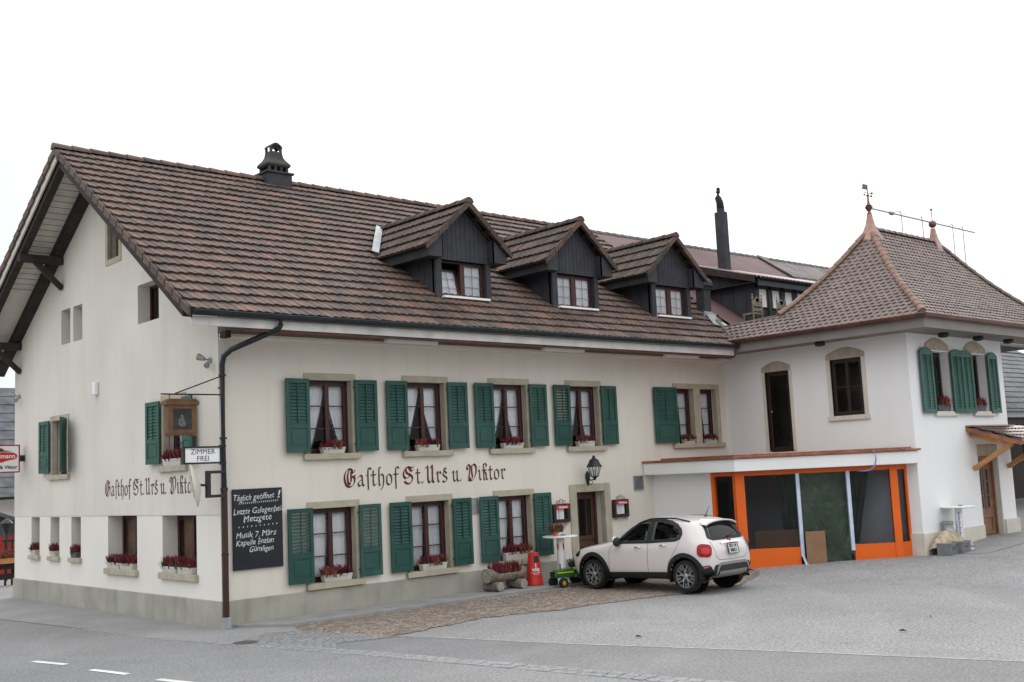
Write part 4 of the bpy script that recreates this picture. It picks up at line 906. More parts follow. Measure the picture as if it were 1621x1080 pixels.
for a, b in ((15.42, 16.36), (17.36, 18.28)):
    s = MB(wingfront); arch_top(s, a-.15, b+.05, 4.79, .30, -.1, .02); wo_ = s.build('window', 'stone_warm', wing, bevel=.008)
    s = MB(wingfront); s.box(a+.03, b+.22, -.3, .07, 3.23, 3.34); s.build('sill', 'stone_cream', wo_, bevel=.008); casement(wingfront, a, b, 3.34, 4.76, wo_, -.2, wood='wood_brown', leaves=2, bars=1, mull=.06)
    for p0, p1, sw, hg in ((a-.55, a+.02, .0, 'b'), (b-.02, b+.52, .0, 'a')): shutter(wingfront, p0, p1, 3.30, 4.74, wo_, 'shutter_light', arch=.10, open_lower=True)
# door with canopy
s = MB(wingfront); s.box(17.40, 18.45, -.1, .03, 2.25, 2.52); dw = s.build('door', 'stone_warm', wing, bevel=.01)
s = MB(wingfront); s.box(17.40, 18.52, -.24, -.18, .15, 2.27); s.build('leaf', 'wood_door_pale', dw)
s = MB(wingfront); frame_rect(s, 17.42, 18.5, .2, 2.25, .07, -.18, -.13); frame_rect(s, 17.56, 18.3, .34, .80, .06, -.18, -.15)
for a, b in ((17.62, 17.88), (17.96, 18.22)): frame_rect(s, a, b, .95, 1.95, .03, -.18, -.16); [s.box(a, b, -.18, -.16, z-.012, z+.012) for z in (1.28, 1.62)]
s.build('rail', 'wood_door_pale', dw, bevel=.004)
s = MB(wingfront)
for a, b in ((17.65, 17.85), (17.99, 18.19)): s.box(a, b, -.178, -.172, .98, 1.92)
s.build('glass', 'car_glass_dark', dw)
s = MB(wingfront); s.box(18.47, 18.5, -.17, -.002, .2, 2.25); s.build('reveal', 'stone_cream', dw)
can = MB(wingfront); prc = [(1.25*i/4, 2.60+.36*i/4) for i in range(5)]
t = MB(); tiles(t, (0, WY-1.25, 0), (1, 0, 0), (0, 1, 0), prc, lambda h: (16.95, 19.9), .20, amp=.03, thick=.03, scallop=.01); cn = t.build('canopy', 'tiles_wing', wing)
s = MB(); s.prism([(16.97, WY-1.22, 2.56), (16.97, WY, 2.92), (16.97, WY, 2.85), (16.97, WY-1.22, 2.49)], (2.9, 0, 0)); s.build('canopy_board', 'wood_light', cn)
s = MB(wingfront); s.box(16.93, 19.2, 0, .2, 2.965, 3.0); s.box(16.97, 19.9, 1.22, 1.30, 2.55, 2.61); s.build('flashing', 'copper_bright', cn)
s = MB(); s.prism([(16.93, WY-1.28, 2.58), (16.93, WY, 2.96), (16.93, WY, 2.86), (16.93, WY-1.28, 2.47)], (.04, 0, 0)); s.build('verge_board', 'copper', cn)
s = MB(wingfront)
for x in (17.15, 19.0): s = MB(wingfront); s.bar((x, .02, 2.78), (x, 1.0, 2.50), .11, .12); s.bar((x, .02, 1.95), (x, .92, 2.48), .10, .11); s.build('brace', 'wood_light', cn, bevel=.006)
# roof with bell-cast profile
EX, EYW = 13.68, -6.06; RX0, RX1, RYW = 15.9, 19.15, -3.74
PF = [(0, 5.46), (.34, 5.80), (.66, 6.08), (.98, 6.40), (1.25, 6.70), (1.52, 7.04), (1.75, 7.34), (1.97, 7.66), (2.22, 8.02)]
def pz(h):
    for (a, z0), (b, z1) in zip(PF, PF[1:]):
        if h <= b: return z0+(z1-z0)*(h-a)/(b-a)
    return PF[-1][1]
nw = 27
def arcprof(n):
    L_ = [0]; 
    for (a, z0), (b, z1) in zip(PF, PF[1:]): L_.append(L_[-1]+math.hypot(b-a, z1-z0))
    out = []
    for i in range(n+1):
        t = L_[-1]*i/n
        for j in range(len(PF)-1):
            if t <= L_[j+1]+1e-9: f = (t-L_[j])/(L_[j+1]-L_[j]); out.append((PF[j][0]+(PF[j+1][0]-PF[j][0])*f, PF[j][1]+(PF[j+1][1]-PF[j][1])*f)); break
    return out
kY = (RYW-EYW)/2.22; BY = RYW+2.22
def rg_side(h):
    a = EYW+h*kY; b = BY-h if h > .52 else -.72+h*1.2
    return (a, b)
APW = arcprof(nw)
t = MB(); tiles(t, (EX, 0, 0), (0, 1, 0), (1, 0, 0), APW, rg_side, .17, amp=.012, thick=.024, scallop=.032, half=True, m=6, jit=.005)
PFy = [(h*kY, z) for h, z in APW]
tiles(t, (0, EYW, 0), (1, 0, 0), (0, 1, 0), PFy, lambda h: (EX+h/kY, 21.4-h/kY), .17, amp=.012, thick=.024, scallop=.03, half=True, m=6, jit=.005)
wr_ = t.build('roof', 'tiles_wing', wing)
t = MB(); t.prism([(RX0, RYW, 7.90), (RX1, RYW, 7.90), (RX1+1.0, RYW+1.0, 6.3), (20.8, BY, 5.4), (14.6, BY, 5.4), (RX0-.9, RYW+.9, 6.3)], (0, .02, 0)); t.prism([(RX1, RYW, 7.9), (RX1+1.1, RYW-1.1, 6.3), (21.3, EYW+.1, 5.45), (21.3, BY, 5.4), (RX1+1.0, RYW+1.0, 6.3)], (.02, 0, 0)); t.build('back_slope', 'roof_grey', wr_)
t = MB(); ridge(t, [(EX+h, EYW+h*kY, pz(h)+.05) for h in [2.1*i/12 for i in range(13)]], .092, .22, .84); t.build('hip_cap', 'hip_clay', wr_); t = MB(); ridge(t, [(EX+h, BY-h, pz(h)+.05) for h in [.50+1.6*i/8 for i in range(9)]], .10, .26, .86); t.build('hip_cap', 'hip_clay', wr_)
t = MB(); ridge(t, [(RX0+.2, RYW, 8.04), (RX1-.1, RYW, 8.04)], .095, .3); t.build('ridge_cap', 'tiles_wing', wr_); t = MB(); ridge(t, [(21.4-h, EYW+h*kY, pz(h)+.05) for h in [2.1*i/12 for i in range(13)]], .10, .28); t.build('ridge_cap', 'tiles_wing', wr_)
# copper gutter, fascia, soffit
t = MB(); halfpipe(t, [(EX-.06, -.75, 5.42), (EX-.06, EYW-.06, 5.42), (21.5, EYW-.06, 5.42)], .08); t.tube([(EX-.14, -.75, 5.425), (EX-.14, EYW-.14, 5.425), (21.5, EYW-.14, 5.425)], .013, 6); t.build('gutter', 'copper_dark', wing, smooth='auto')
t = MB(); t.box(EX+.02, EX+.05, EYW+.02, -.7, 5.13, 5.38); t.box(EX+.02, 21.4, EYW, EYW+.03, 5.13, 5.38); t.build('fascia', 'fascia_grey', wing, bevel=.006)
t = MB(); t.face([(EX+.03, EYW+.02, 5.15), (21.4, EYW+.02, 5.15), (21.4, WY+.1, 5.15), (EX+.03, WY+.1, 5.15)]); t.face([(EX+.03, WY+.1, 5.151), (WX+.1, WY+.1, 5.151), (WX+.1, 0, 5.151), (EX+.03, 0, 5.151)]); t.build('soffit', 'fascia_grey', wing, fix=False)
t = MB()
for x, y in ((15.55, -5.55), (17.3, -5.55), (18.95, -5.55), (14.05, -3.2)): t.lathe((x, y, 5.15), [(.11, 0), (.13, -.04), (.12, -.09), (.06, -.11)], 12)
t.build('spotlight', 'iron', wing)
# finials
def finial(x, y, parent, tall):
    m = MB(); lvf = [(.27, 7.62), (.20, 7.80), (.13, 7.98), (.08, 8.14), (.055, 8.30), (.045, 8.40)]; rg = []
    for hw, z in lvf: rg.append([m.p(x+sx*hw, y+sy*hw, z) for sx, sy in ((-1, -1), (1, -1), (1, 1), (-1, 1))])
    for a, b in zip(rg, rg[1:]):
        for k in range(4): m.f.append([a[k], a[(k+1) % 4], b[(k+1) % 4], b[k]])
    m.f.append(rg[-1]); o = m.build('finial', 'copper_bright', parent)
    m = MB()
    if tall:
        m.lathe((x, y, 8.39), [(r_, h_*.76) for r_, h_ in [(.045, 0), (.06, .03), (.045, .06), (.035, .10), (.055, .14), (.09, .22), (.10, .26), (.06, .28), (.078, .31), (.045, .34), (.03, .40), (.02, .6), (.04, .63), (.04, .66), (.012, .68), (.012, 1.0)]], 12)
        m.box(x-.19, x-.02, y-.006, y+.006, 9.02, 9.15); m.prism([(x-.19, y, 9.02), (x-.27, y, 9.0), (x-.19, y, 9.06)], (0, .012, 0)); m.prism([(x-.19, y, 9.15), (x-.27, y, 8.94), (x-.19, y, 9.11)], (0, .012, 0))
        for a, b in (((.0, 0), (.2, 0)), ((0, 0), (-.16, .0))): m.tube([(x, y, 8.94), (x+b[0], y+b[1], 8.94)], .008, 5)
        m.ball((x+.2, y, 8.96), .03); m.ball((x+.16, y, 8.88), .03); m.ball((x-.16, y, 8.88), .025)
    else:
        m.ball((x, y, 8.52), .105, 14); m.tube([(x, y, 8.6), (x, y, 8.95)], .01, 6); m.ball((x, y, 8.92), .035)
    m.build('vane', 'copper_dark', o, smooth='auto')
finial(RX0, RYW, wing, True); finial(RX1, RYW, wing, False)
# pole along the ridge on hooped stays
ra = thing('roof_rail', (18.5, RYW, 8.0), 'thin horizontal pole on hooped stays above the wing ridge', 'roof rail')
m = MB(); m.tube([(RX0+.1, RYW, 8.56), (21.6, RYW, 8.56)], .020, 8); m.lathe((17.0, RYW, 8.56), [(.045, -.08), (.06, 0), (.045, .08)], 8, ax=(1, 0, 0)); m.build('pole', 'metal_grey', ra, smooth='auto')
for x in (17.5, 18.6, 20.3, 20.9):
    m = MB(); zb = 8.0 if x < RX1 else pz(21.4-x)-.1; zt_ = 8.66
    m.tube([(x, RYW, zb), (x, RYW, zt_-.06), (x-.04, RYW, zt_), (x-.55 if x < 18 else x-.25, RYW, 8.57)], .012, 6); m.build('stay', 'metal_grey', ra)
m = MB(); m.box(21.3, 21.9, -2.6, -2.0, 5.5, 7.75); rc = m.build('chimney', 'clay', None, bevel=.03)
tag(rc, 'mossy chimney stack behind the right slope of the wing roof', 'chimney')
m = MB()
for k in range(26): a = random.uniform(0, 6.28); m.bar((21.6+random.uniform(-.2, .2), -2.3+random.uniform(-.2, .2), 7.75), (21.6+.35*math.cos(a), -2.3+.3*math.sin(a), 7.75+random.uniform(.2, .6)), .015, .03)
pl_ = m.build('plant', 'leaf', None); tag(pl_, 'wild plant growing out of the chimney top behind the wing roof', 'plant')

# ------------------------------------------------------------------ shop extension in the angle
ext = thing('shop_extension', (12.6, -2.5, 0), 'flat roofed white shop front with orange window frames under construction', 'shop front')
K0, K1, K2 = Vector((11.38, 0.0)), Vector((11.42, -2.50)), Vector((14.06, -4.86)); K3 = Vector((14.45, -4.93))
FLD = (K2-K1).normalized(); FLN = Vector((FLD.y, -FLD.x))        # outward normal of the diagonal
if FLN.x > 0: FLN = -FLN
LEN = (K2-K1).length
def diag(q): v = K1+FLD*q.x+FLN*q.y; return (v.x, v.y, q.z)
def sidew(q): return (K1.x-.0-q.y, q.x, q.z)                       # s = y
# roof slab with fascia
F = [Vector((11.04, -.01)), Vector((11.13, -2.62)), Vector((13.98, -5.17)), Vector((14.45, -5.25)), Vector((14.45, -.01))]
mb = MB(); mb.prism([(v.x, v.y, 2.17) for v in F], (0, 0, .28)); mb.build('roof', 'plaster_white', ext, bevel=.01)
mb = MB(); Fo = [Vector((11.0, -.005)), Vector((11.08, -2.64)), Vector((13.97, -5.22)), Vector((14.5, -5.30)), Vector((14.5, -.005))]
mb.prism([(v.x, v.y, 2.455) for v in Fo], (0, 0, .05)); Fi = [Vector((11.12, -.5)), Vector((11.2, -2.6)), Vector((14.0, -5.08)), Vector((14.40, -5.12)), Vector((14.44, -.01))]
mb.prism([(v.x, v.y, 2.5) for v in Fi], (0, 0, .045)); mb.build('flashing', 'copper', ext, bevel=.006)
# solid white side wall
mb = MB(lambda q: (K0.x+(K1.x-K0.x)*(q.x/-2.5)-q.y, q.x, q.z)); mb.box(-1.72, 0, -.1, 0, -.2, 2.17); mb.build('wall', 'plaster_white', ext)
mb = MB(lambda q: (K0.x+(K1.x-K0.x)*(q.x/-2.5)-q.y, q.x, q.z)); frame_rect(mb, -2.42, -1.72, -.05, 2.16, .09, -.1, .005); mb.box(-2.33, -1.81, -.1, .004, -.05, .42); sw_ = mb.build('window_frame', 'orange', ext, bevel=.004)
mb = MB(lambda q: (K1.x-q.y, q.x, q.z)); mb.face([(-2.33, -.06, .4), (-1.81, -.06, .4), (-1.81, -.06, 2.08), (-2.33, -.06, 2.08)]); mb.build('glass', 'glass_shop', sw_, fix=False)
# diagonal shop front
P1a, P1b, G1, G2 = .16, 1.30, 1.36, 2.42
mb = MB(diag)
mb.box(-.09, .12, -.08, .02, -.1, 2.16); mb.box(LEN-.13, LEN+.04, -.08, .02, -.1, 2.16)
mb.box(.12, LEN-.13, -.08, .005, 2.06, 2.16); mb.box(.12, 1.28, -.07, .008, -.1, .43); mb.box(2.50, LEN-.13, -.07, .008, -.1, .43)
of = mb.build('window_frame', 'orange', ext, bevel=.004)
for a, b in ((.12, 1.28), (2.50, LEN-.13)):
    g = MB(diag); g.face([(a, -.02, .43), (b, -.02, .43), (b, -.02, 2.06), (a, -.02, 2.06)]); g.build('glass', 'glass_shop', of, fix=False)
g = MB(diag)
for a in (.14, 1.2, LEN-.16, 2.56): g.lathe((a+.02, .01, .39), [(.018, 0), (.018, .006)], 8, ax=(FLN.x, FLN.y, 0))
g = MB(diag); g.box(.3, 1.28, -.12, -.08, .43, .82); g.build('board', 'cardboard', of)
for a, b in ((1.28, 1.36), (2.42, 2.50)):
    g = MB(diag); g.box(a, b, -.04, .03, .22 if a < 2 else .3, 2.07)
    if a < 2: g.bar((a+.04, .03, .24), (a+.10, .10, .02), .09, .015); g.bar((a+.10, .08, .06), (a+.22, .16, -.02), .07, .012)
    tag(g.build('post_wrap', 'blue_film', ext, bevel=.006))
# hanging tarpaulin, rumpled
g = MB(diag); n, m_ = 44, 80; rows = []
for j in range(m_+1):
    v = j/m_; row = []
    for i in range(n+1):
        u = i/n; x = 1.37+1.04*u; z = 2.06-2.09*v
        sag = .015*math.sin(9*u+3*math.sin(4*v))+.05*noise.noise(Vector((x*2.2, z*1.4, 1)))+.035*abs(noise.noise(Vector((x*4.0+z*1.3, z*1.9-x*.8, 4))))+.022*abs(noise.noise(Vector((x*8, z*5, 9))))-.05*abs(math.sin((u-.5)*3.0+v*2.2))
        row.append(g.p(x, -.05+sag*.9, z))
    rows.append(row)
for j in range(m_):
    for i in range(n): g.f.append([rows[j][i], rows[j][i+1], rows[j+1][i+1], rows[j+1][i]])
for xa0, xb0, xa1, xb1, zlo in ((.90, 1.29, .98, 1.29, .45), (2.49, 2.98, 2.49, 2.66, .45)):
    rows = []
    for j in range(31):
        v = j/30; row = []
        for i in range(17):
            u = i/16; xa = xa0+(xa1-xa0)*v; xb = xb0+(xb1-xb0)*v; row.append(g.p(xa+(xb-xa)*u, -.16+.03*noise.noise(Vector((u*4+xa0*9, v*3, 2)))+.015*math.sin(u*14+v*3), 2.04-(2.04-zlo)*v))
        rows.append(row)
    for j in range(30):
        for i in range(16): g.f.append([rows[j][i], rows[j][i+1], rows[j+1][i+1], rows[j+1][i]])
o = g.build('tarpaulin', 'tarp', None, smooth=True, fix=False); tag(o, 'rumpled dark green tarpaulin hung in the middle bay of the orange shop front', 'tarpaulin')
g = MB(diag); g.box(1.39, 1.83, .07, .085, -.03, .77); o = g.build('cardboard_panel', 'cardboard', None); tag(o, 'plain brown board leaning against the green tarpaulin', 'board')
# return pane towards the wing
def ret(q): d = (K3-K2).normalized(); v = K2+d*q.x+Vector((d.y, -d.x))*q.y; return (v.x, v.y, q.z)
g = MB(ret); g.box(0, .39, -.06, .0, -.1, .43); g.box(0, .39, -.06, 0, 2.05, 2.16); g.box(.33, .39, -.06, 0, .43, 2.05); r_ = g.build('window_frame', 'orange', ext)
g = MB(ret); g.face([(0.03, -.03, .43), (.33, -.03, .43), (.33, -.03, 2.05), (.03, -.03, 2.05)]); g.build('glass', 'glass_shop', r_, fix=False)
g = MB(); g.box(11.6, 14.4, -.35, -.15, 0, 2.15); g.face([(11.45, -.1, .0), (14.4, -.1, 0), (14.4, -4.8, .12), (14.0, -4.8, .12), (11.5, -2.5, .02)]); g.build('partition', 'shop_reflection_tone', ext)  # backing behind the shop panes, its colour carries the painted reflection
g = MB(diag); g.tube([(2.62+.35, .32, 2.50), (3.0, .36, 2.47), (3.02, .36, 2.3), (2.98, .34, 2.15), (2.88, .28, 2.06), (2.74, .2, 2.05), (2.66, .12, 2.06)], .014, 8); o = g.build('cable', 'cable_blue', None, smooth=True); tag(o, 'loose blue cable dangling from the white fascia over the orange window', 'cable')

# ------------------------------------------------------------------ planters
def heather(mb, x0, x1, y0, y1, z, h, n, rnd, spread=.08):
    for k in range(n):
        x = rnd.uniform(x0, x1); y = rnd.uniform(y0, y1); hh = h*rnd.uniform(.45, 1.05); dx = rnd.uniform(-spread, spread); dy = rnd.uniform(-spread, spread)*.8
        a = Vector((x, y, z-.02)); b = Vector((x+dx, y+dy, z+hh)); sd_ = Vector((rnd.uniform(-1, 1), rnd.uniform(-1, 1), 0)).normalized()*rnd.uniform(.008, .016); mid = a.lerp(b, .55)
        mb.face([a-sd_*.5, mid-sd_, b, mid+sd_, a+sd_*.5])
        for q in range(2): 
            c = a.lerp(b, rnd.uniform(.4, .9)); e = c+Vector((rnd.uniform(-.05, .05), rnd.uniform(-.05, .05), rnd.uniform(.01, .05))); mb.face([c-sd_*.6, e, c+sd_*.6])
def planter(name, loc, rz, wid, dep, hgt, label, seed, group, boxmat='trough_white', cols=('heather', 'heather_rust'), ph=.17, double=False):
    rnd = random.Random(seed); t = thing(name, loc, label, 'flower box', group, rz)
    def box1(x0, x1):
        m = MB(); iw = .018; zt = hgt
        pts = lambda k, z: [(x0+k, -dep/2+k, z), (x1-k, -dep/2+k, z), (x1-k, dep/2-k, z), (x0+k, dep/2-k, z)]
        lo = [m.p(Vector(q)) for q in pts(.02, 0)]; up_ = [m.p(Vector(q)) for q in pts(0, zt)]; inr = [m.p(Vector(q)) for q in pts(iw, zt)]; ind = [m.p(Vector(q)) for q in pts(iw, zt-.03)]
        m.f.append(lo[::-1])
        for A_, B_ in ((lo, up_), (up_, inr), (inr, ind)):
            for k in range(4): m.f.append([A_[k], A_[(k+1) % 4], B_[(k+1) % 4], B_[k]])
        m.f.append(ind); m.build('box', boxmat, t, world=False, bevel=.006)
    if double: box1(-wid/2, -.01); box1(.01, wid/2)
    else: box1(-wid/2, wid/2)
    m = MB(); heather(m, -wid/2+.03, wid/2-.03, -dep/2+.02, dep/2-.02, hgt-.02, ph, int(240*wid/.6), rnd); m.build('heather', cols[0], t, world=False, fix=False)
    m = MB(); xa = rnd.uniform(-wid/2, 0); heather(m, max(-wid/2, xa), min(wid/2, xa+wid*.4), -dep/2-.02, dep/2-.02, hgt-.02, ph*.95, int(90*wid/.6), rnd, .1); m.build('heather', cols[1], t, world=False, fix=False)
    m = MB(); heather(m, -wid/2+.02, wid/2-.02, -dep/2-.01, dep/2, hgt-.03, ph*.62, int(110*wid/.6), rnd, .09); m.build('foliage', 'leaf' if seed % 2 else 'heather_dark', t, world=False, fix=False)
    return t
GF = 'heather boxes on the upper front window sills'
for i, (a, b) in enumerate(FW_UP):
    nm = ('first upper front window by the downpipe', 'second upper front window from the corner downpipe', 'third upper front window from the downpipe', 'upper front window above the entrance')[i]
    planter('flower_box', ((a+b)/2+(.02, 0, .02, -.02)[i], -.005, 2.90), 0, (.50, .55, .58, .54)[i], .15, .12, 'pale box of red heather below the '+nm, 20+i, GF, ph=.17)
planter('flower_box', (12.82, -.005, 2.90), 0, .42, .14, .11, 'small heather box in the shuttered half of the paired window', 31, GF, ph=.16)
planter('flower_box', (13.72, -.005, 2.90), 0, .44, .14, .11, 'small heather box in the half of the paired window nearer the white wing', 32, GF, ph=.15)
GF2 = 'heather boxes on the lower front window sills'
for i, (a, b) in enumerate(FW_LO):
    nm = ('lower front window beside the blackboard', 'middle lower front window', 'lower front window behind the red bin')[i]
    planter('flower_box', ((a+b)/2+.02, -.02, .542), 0, (.62, .62, .78)[i], .16, (.13, .13, .17)[i], 'pale box of rusty heather below the '+nm, 40+i, GF2, ph=.2, cols=('heather', 'heather_rust'))
GF3 = 'heather pots on the gable window sills'
for i, (y, nm) in enumerate(((9.13, 'leftmost slit window of the gable'), (7.9, 'middle slit window of the gable'), (6.64, 'gable slit window nearest the large windows'))):
    planter('flower_box', (-.0, y, 1.0), R(90), .32, .16, .12, 'small pot of red heather in the '+nm, 50+i, GF3, 'planter_grey' if i == 2 else 'trough_white', ph=.2)
planter('flower_box', (.0, 4.2, .84), R(90), 1.25, .16, .12, 'long pair of boxes of red heather under the gable lettering', 60, GF3, ph=.2, double=True)
planter('flower_box', (.0, 1.65, .84), R(90), 1.25, .16, .12, 'pair of heather boxes in the large gable window nearest the corner', 61, GF3, ph=.22, double=True)
planter('flower_box', (.0, 1.8, 2.81), R(90), .75, .16, .13, 'pale box of red heather behind the carved hanging sign', 62, GF3, ph=.2)
GF4 = 'heather tubs on the wing window sills'
planter('flower_box', (16.05, WY+.10, 3.34), 0, .6, .18, .16, 'dark tub of red heather in the wing window nearer the orange shop front', 63, GF4, 'planter_grey', ph=.26)
planter('flower_box', (17.92, WY+.10, 3.34), 0, .5, .18, .16, 'dark tub of red heather in the wing window above the canopy', 64, GF4, 'planter_grey', ph=.24)

# ------------------------------------------------------------------ things on the walls
bd = thing('blackboard', (.68, -.03, .92), 'black menu board with white chalk handwriting beside the corner downpipe', 'blackboard')
m = MB(); m.box(.19, 1.17, -.05, -.015, .92, 2.32); m.build('panel', 'chalkboard', bd, bevel=.004)
m = MB(); RG, UP = (1, 0, 0), (0, .0, 1)
def chalk_text(m, s, sz, x, z, sx, bold, tilt):
    b = len(m.v); text(m, s, sz, (x, -.0525, z), (1, 0, tilt), (0, 0, 1), font_shear=.18, bold=bold-.002, sx=sx)
    for v in m.v[b:]:
        q = Vector((v.x*7, z*5, .3)); v.z += .016*noise.noise(q*1.7)+.006*noise.noise(v*45); v.x += .012*noise.noise(q*2+Vector((5, 2, 1)))+.006*noise.noise(v*50+Vector((3, 3, 3)))
def chalk(s, x, z, sz, sx=.9, bold=.002, tilt=.03): chalk_text(m, s, sz, x, z, sx, bold, tilt)
chalk('Täglich geöffnet', .60, 2.175, .150, .82); chalk('!', 1.09, 2.20, .19, 1.2, .006)
for k in range(20): m.face([(.30+k*.040, -.0525, 2.055+k*.0012), (.312+k*.040, -.0525, 2.055+k*.0012), (.328+k*.040, -.0525, 2.085+k*.0012), (.320+k*.040, -.0525, 2.087+k*.0012)])
chalk('Letzte Gelegenheit', .69, 1.935, .150, .84); chalk('Metzgete', .66, 1.80, .160, .92)
for q in ((.40, 1.725), (.405, 1.74), (.985, 1.88), (1.0, 1.895)): m.face([(q[0], -.0525, q[1]), (q[0]+.012, -.0525, q[1]), (q[0]+.022, -.0525, q[1]+.03), (q[0]+.012, -.0525, q[1]+.03)])
for k in range(10): m.face([(.29+k*.083, -.0525, 1.645+k*.003), (.306+k*.083, -.0525, 1.645+k*.003), (.312+k*.083, -.0525, 1.668+k*.003), (.298+k*.083, -.0525, 1.668+k*.003)])
chalk('Musik 7. März', .63, 1.52, .150, .92); chalk('Kapelle Enzian', .61, 1.39, .145, .86); chalk('Gümligen', .73, 1.265, .140, .88)
m.build('handwriting', 'chalk', bd, fix=False)

def menu_box(x, label, two):
    t = thing('menu_case', (x, -.06, 1.24), label, 'menu case', 'framed menu cases beside the entrance')
    m = MB(); frame_rect(m, x-.25, x+.25, 1.235, 1.645, .075, 0, .09); 
    for v in m.v: v.y = -v.y
    m.build('case', 'wood_dark', t, bevel=.006)
    m = MB(); m.box(x-.175, x+.175, -.03, -.012, 1.31, 1.57); m.build('back', 'picture_dark', t)
    m = MB(); m.box(x-.18, x+.20, -.096, -.085, 1.535, 1.615); m.build('title_strip', 'red', t)
    m = MB(); text(m, 'Hürlimann', .062, (x+.03, -.098, 1.572), RG, UP, bold=.002); m.build('title', 'white', t, fix=False)
    m = MB()
    if two: m.box(x-.165, x-.06, -.034, -.031, 1.30, 1.53); m.box(x-.04, x+.10, -.034, -.031, 1.30, 1.53)
    else: m.box(x-.14, x+.14, -.034, -.031, 1.30, 1.53)
    m.build('menu_sheet', 'paper', t)
    m = MB(); 
    for k in range(7):
        z = 1.49-k*.026
        m.box(x-.11 if not two else x-.15, x+(.08 if k % 2 else .05) if not two else x-.08, -.0355, -.0345, z, z+.005)
        if two: m.box(x-.02, x+(.08 if k % 2 else .05), -.0355, -.0345, z, z+.005)
    m.build('menu_text', 'fascia_grey', t)
    m = MB()
    for sx in (-1, 1):
        cx = x+sx*.09; m.tube([(cx+.06*math.cos(a)*(1-a/9), -.05, 1.68+.045*math.sin(a)*(1-a/9)) for a in [j*.5 for j in range(-3, 12)]], .006, 5)
        m.tube([(x+sx*.27+.02*math.sin(a*2.2), -.05, 1.30+.05*a) for a in [j*.5 for j in range(13)]], .006, 5)
        m.tube([(x+sx*.18+.05*math.cos(a), -.05, 1.215+.025*math.sin(a)) for a in [j*.5 for j in range(13)]], .005, 5)
    m.tube([(x+.02+.05*math.cos(a), -.05, 1.70+.05*math.sin(a)) for a in [j*.4 for j in range(9)]], .006, 5); m.build('scrollwork', 'iron', t)
menu_box(8.17, 'framed menu case with two sheets left of the entrance door', True)
menu_box(10.12, 'framed menu case with one sheet right of the entrance door', False)

la = thing('wall_lantern', (9.05, -.02, 2.2), 'black wrought iron lantern on a bracket above the entrance door', 'wall lamp')
lx, ly = 8.985, -.36
m = MB(); m.lathe((9.10, -.03, 2.0), [(.0, 0), (.03, .02), (.035, .1), (.05, .16), (.06, .22), (.05, .28), (.02, .33), (0, .35)], 10); m.tube([(9.10, -.03, 2.17), (9.06, -.15, 2.13), (lx+.02, ly, 2.15), (lx, ly, 2.19)], .014, 7)
m.tube([(9.09, -.06, 2.05), (9.06, -.17, 2.03), (9.02, -.26, 2.08), (9.03, -.22, 2.13)], .008, 6); m.build('bracket', 'iron', la, smooth='auto')
m = MB(); Q = 6
def hexp(r, z): return [(lx+r*math.cos(2*math.pi*k/Q), ly+r*math.sin(2*math.pi*k/Q), z) for k in range(Q)]
for k in range(Q):
    a, b = hexp(.085, 2.21)[k], hexp(.15, 2.43)[k]; m.tube([a, b], .009, 5)
    m.tube([hexp(.085, 2.21)[k], hexp(.085, 2.21)[(k+1) % Q]], .009, 5); m.tube([hexp(.15, 2.43)[k], hexp(.15, 2.43)[(k+1) % Q]], .01, 5)
m.lathe((lx, ly, 2.15), [(.01, -.03), (.02, 0), (.05, .03), (.09, .06)], Q); m.build('cage', 'iron', la)
m = MB(); A_, B_ = hexp(.08, 2.215), hexp(.143, 2.425)
for k in range(Q): m.face([A_[k], A_[(k+1) % Q], B_[(k+1) % Q], B_[k]])
m.build('glass', 'glass_lamp', la, fix=False)
m = MB(); m.lathe((lx, ly, 2.43), [(.185, -.01), (.17, .02), (.13, .08), (.10, .15), (.05, .185), (.03, .20), (.035, .23), (.0, .26)], 12); m.build('lamp_cap', 'iron', la, smooth='auto')
m = MB(); m.lathe((lx, ly, 2.21), [(.02, 0), (.02, .06), (.03, .09), (.03, .14), (.0, .17)], 8); m.build('bulb', 'white', la, smooth=True)

# strip lights under the eaves
for i, (x, nm) in enumerate(((3.75, 'nearest the corner downpipe'), (7.9, 'above the third upper window'), (11.95, 'above the paired window by the inner corner'))):
    m = MB(); m.box(x-.62, x+.62, -.72, -.60, 4.965, 5.035); o = m.build('strip_light', 'white', None, bevel=.012); tag(o, 'white strip light under the eaves '+nm, 'strip light', 'strip lights under the eaves')
# box lamp on gable and two small spot heads
m = MB(); m.box(-.10, -.012, 5.33, 5.50, 4.42, 4.70); o = m.build('wall_box', 'white', None, bevel=.02); tag(o, 'small white box fixed high on the gable wall', 'wall box')
def spot(x, y, z, lab):
    m = MB(); m.lathe((x, y, z), [(.05, 0), (.05, .03)], 10, ax=(-1, 0, 0)); m.tube([(x, y, z), (x-.10, y+.03, z+.02)], .015, 6); m.lathe((x-.10, y+.03, z+.02), [(.03, 0), (.06, .1), (.065, .14)], 10, ax=(-.5, .7, .35)); m.lathe((x-.08, y-.05, z-.05), [(.03, 0), (.055, .12)], 10, ax=(-.5, -.6, -.5))
    tag(m.build('spotlight', 'zinc', None, smooth='auto'), lab, 'spotlight', 'spotlights on the gable')
spot(-.015, .28, 4.62, 'twin grey spotlight near the front corner of the gable'); spot(-.015, 10.2, 4.78, 'twin grey spotlight at the far back corner of the gable')

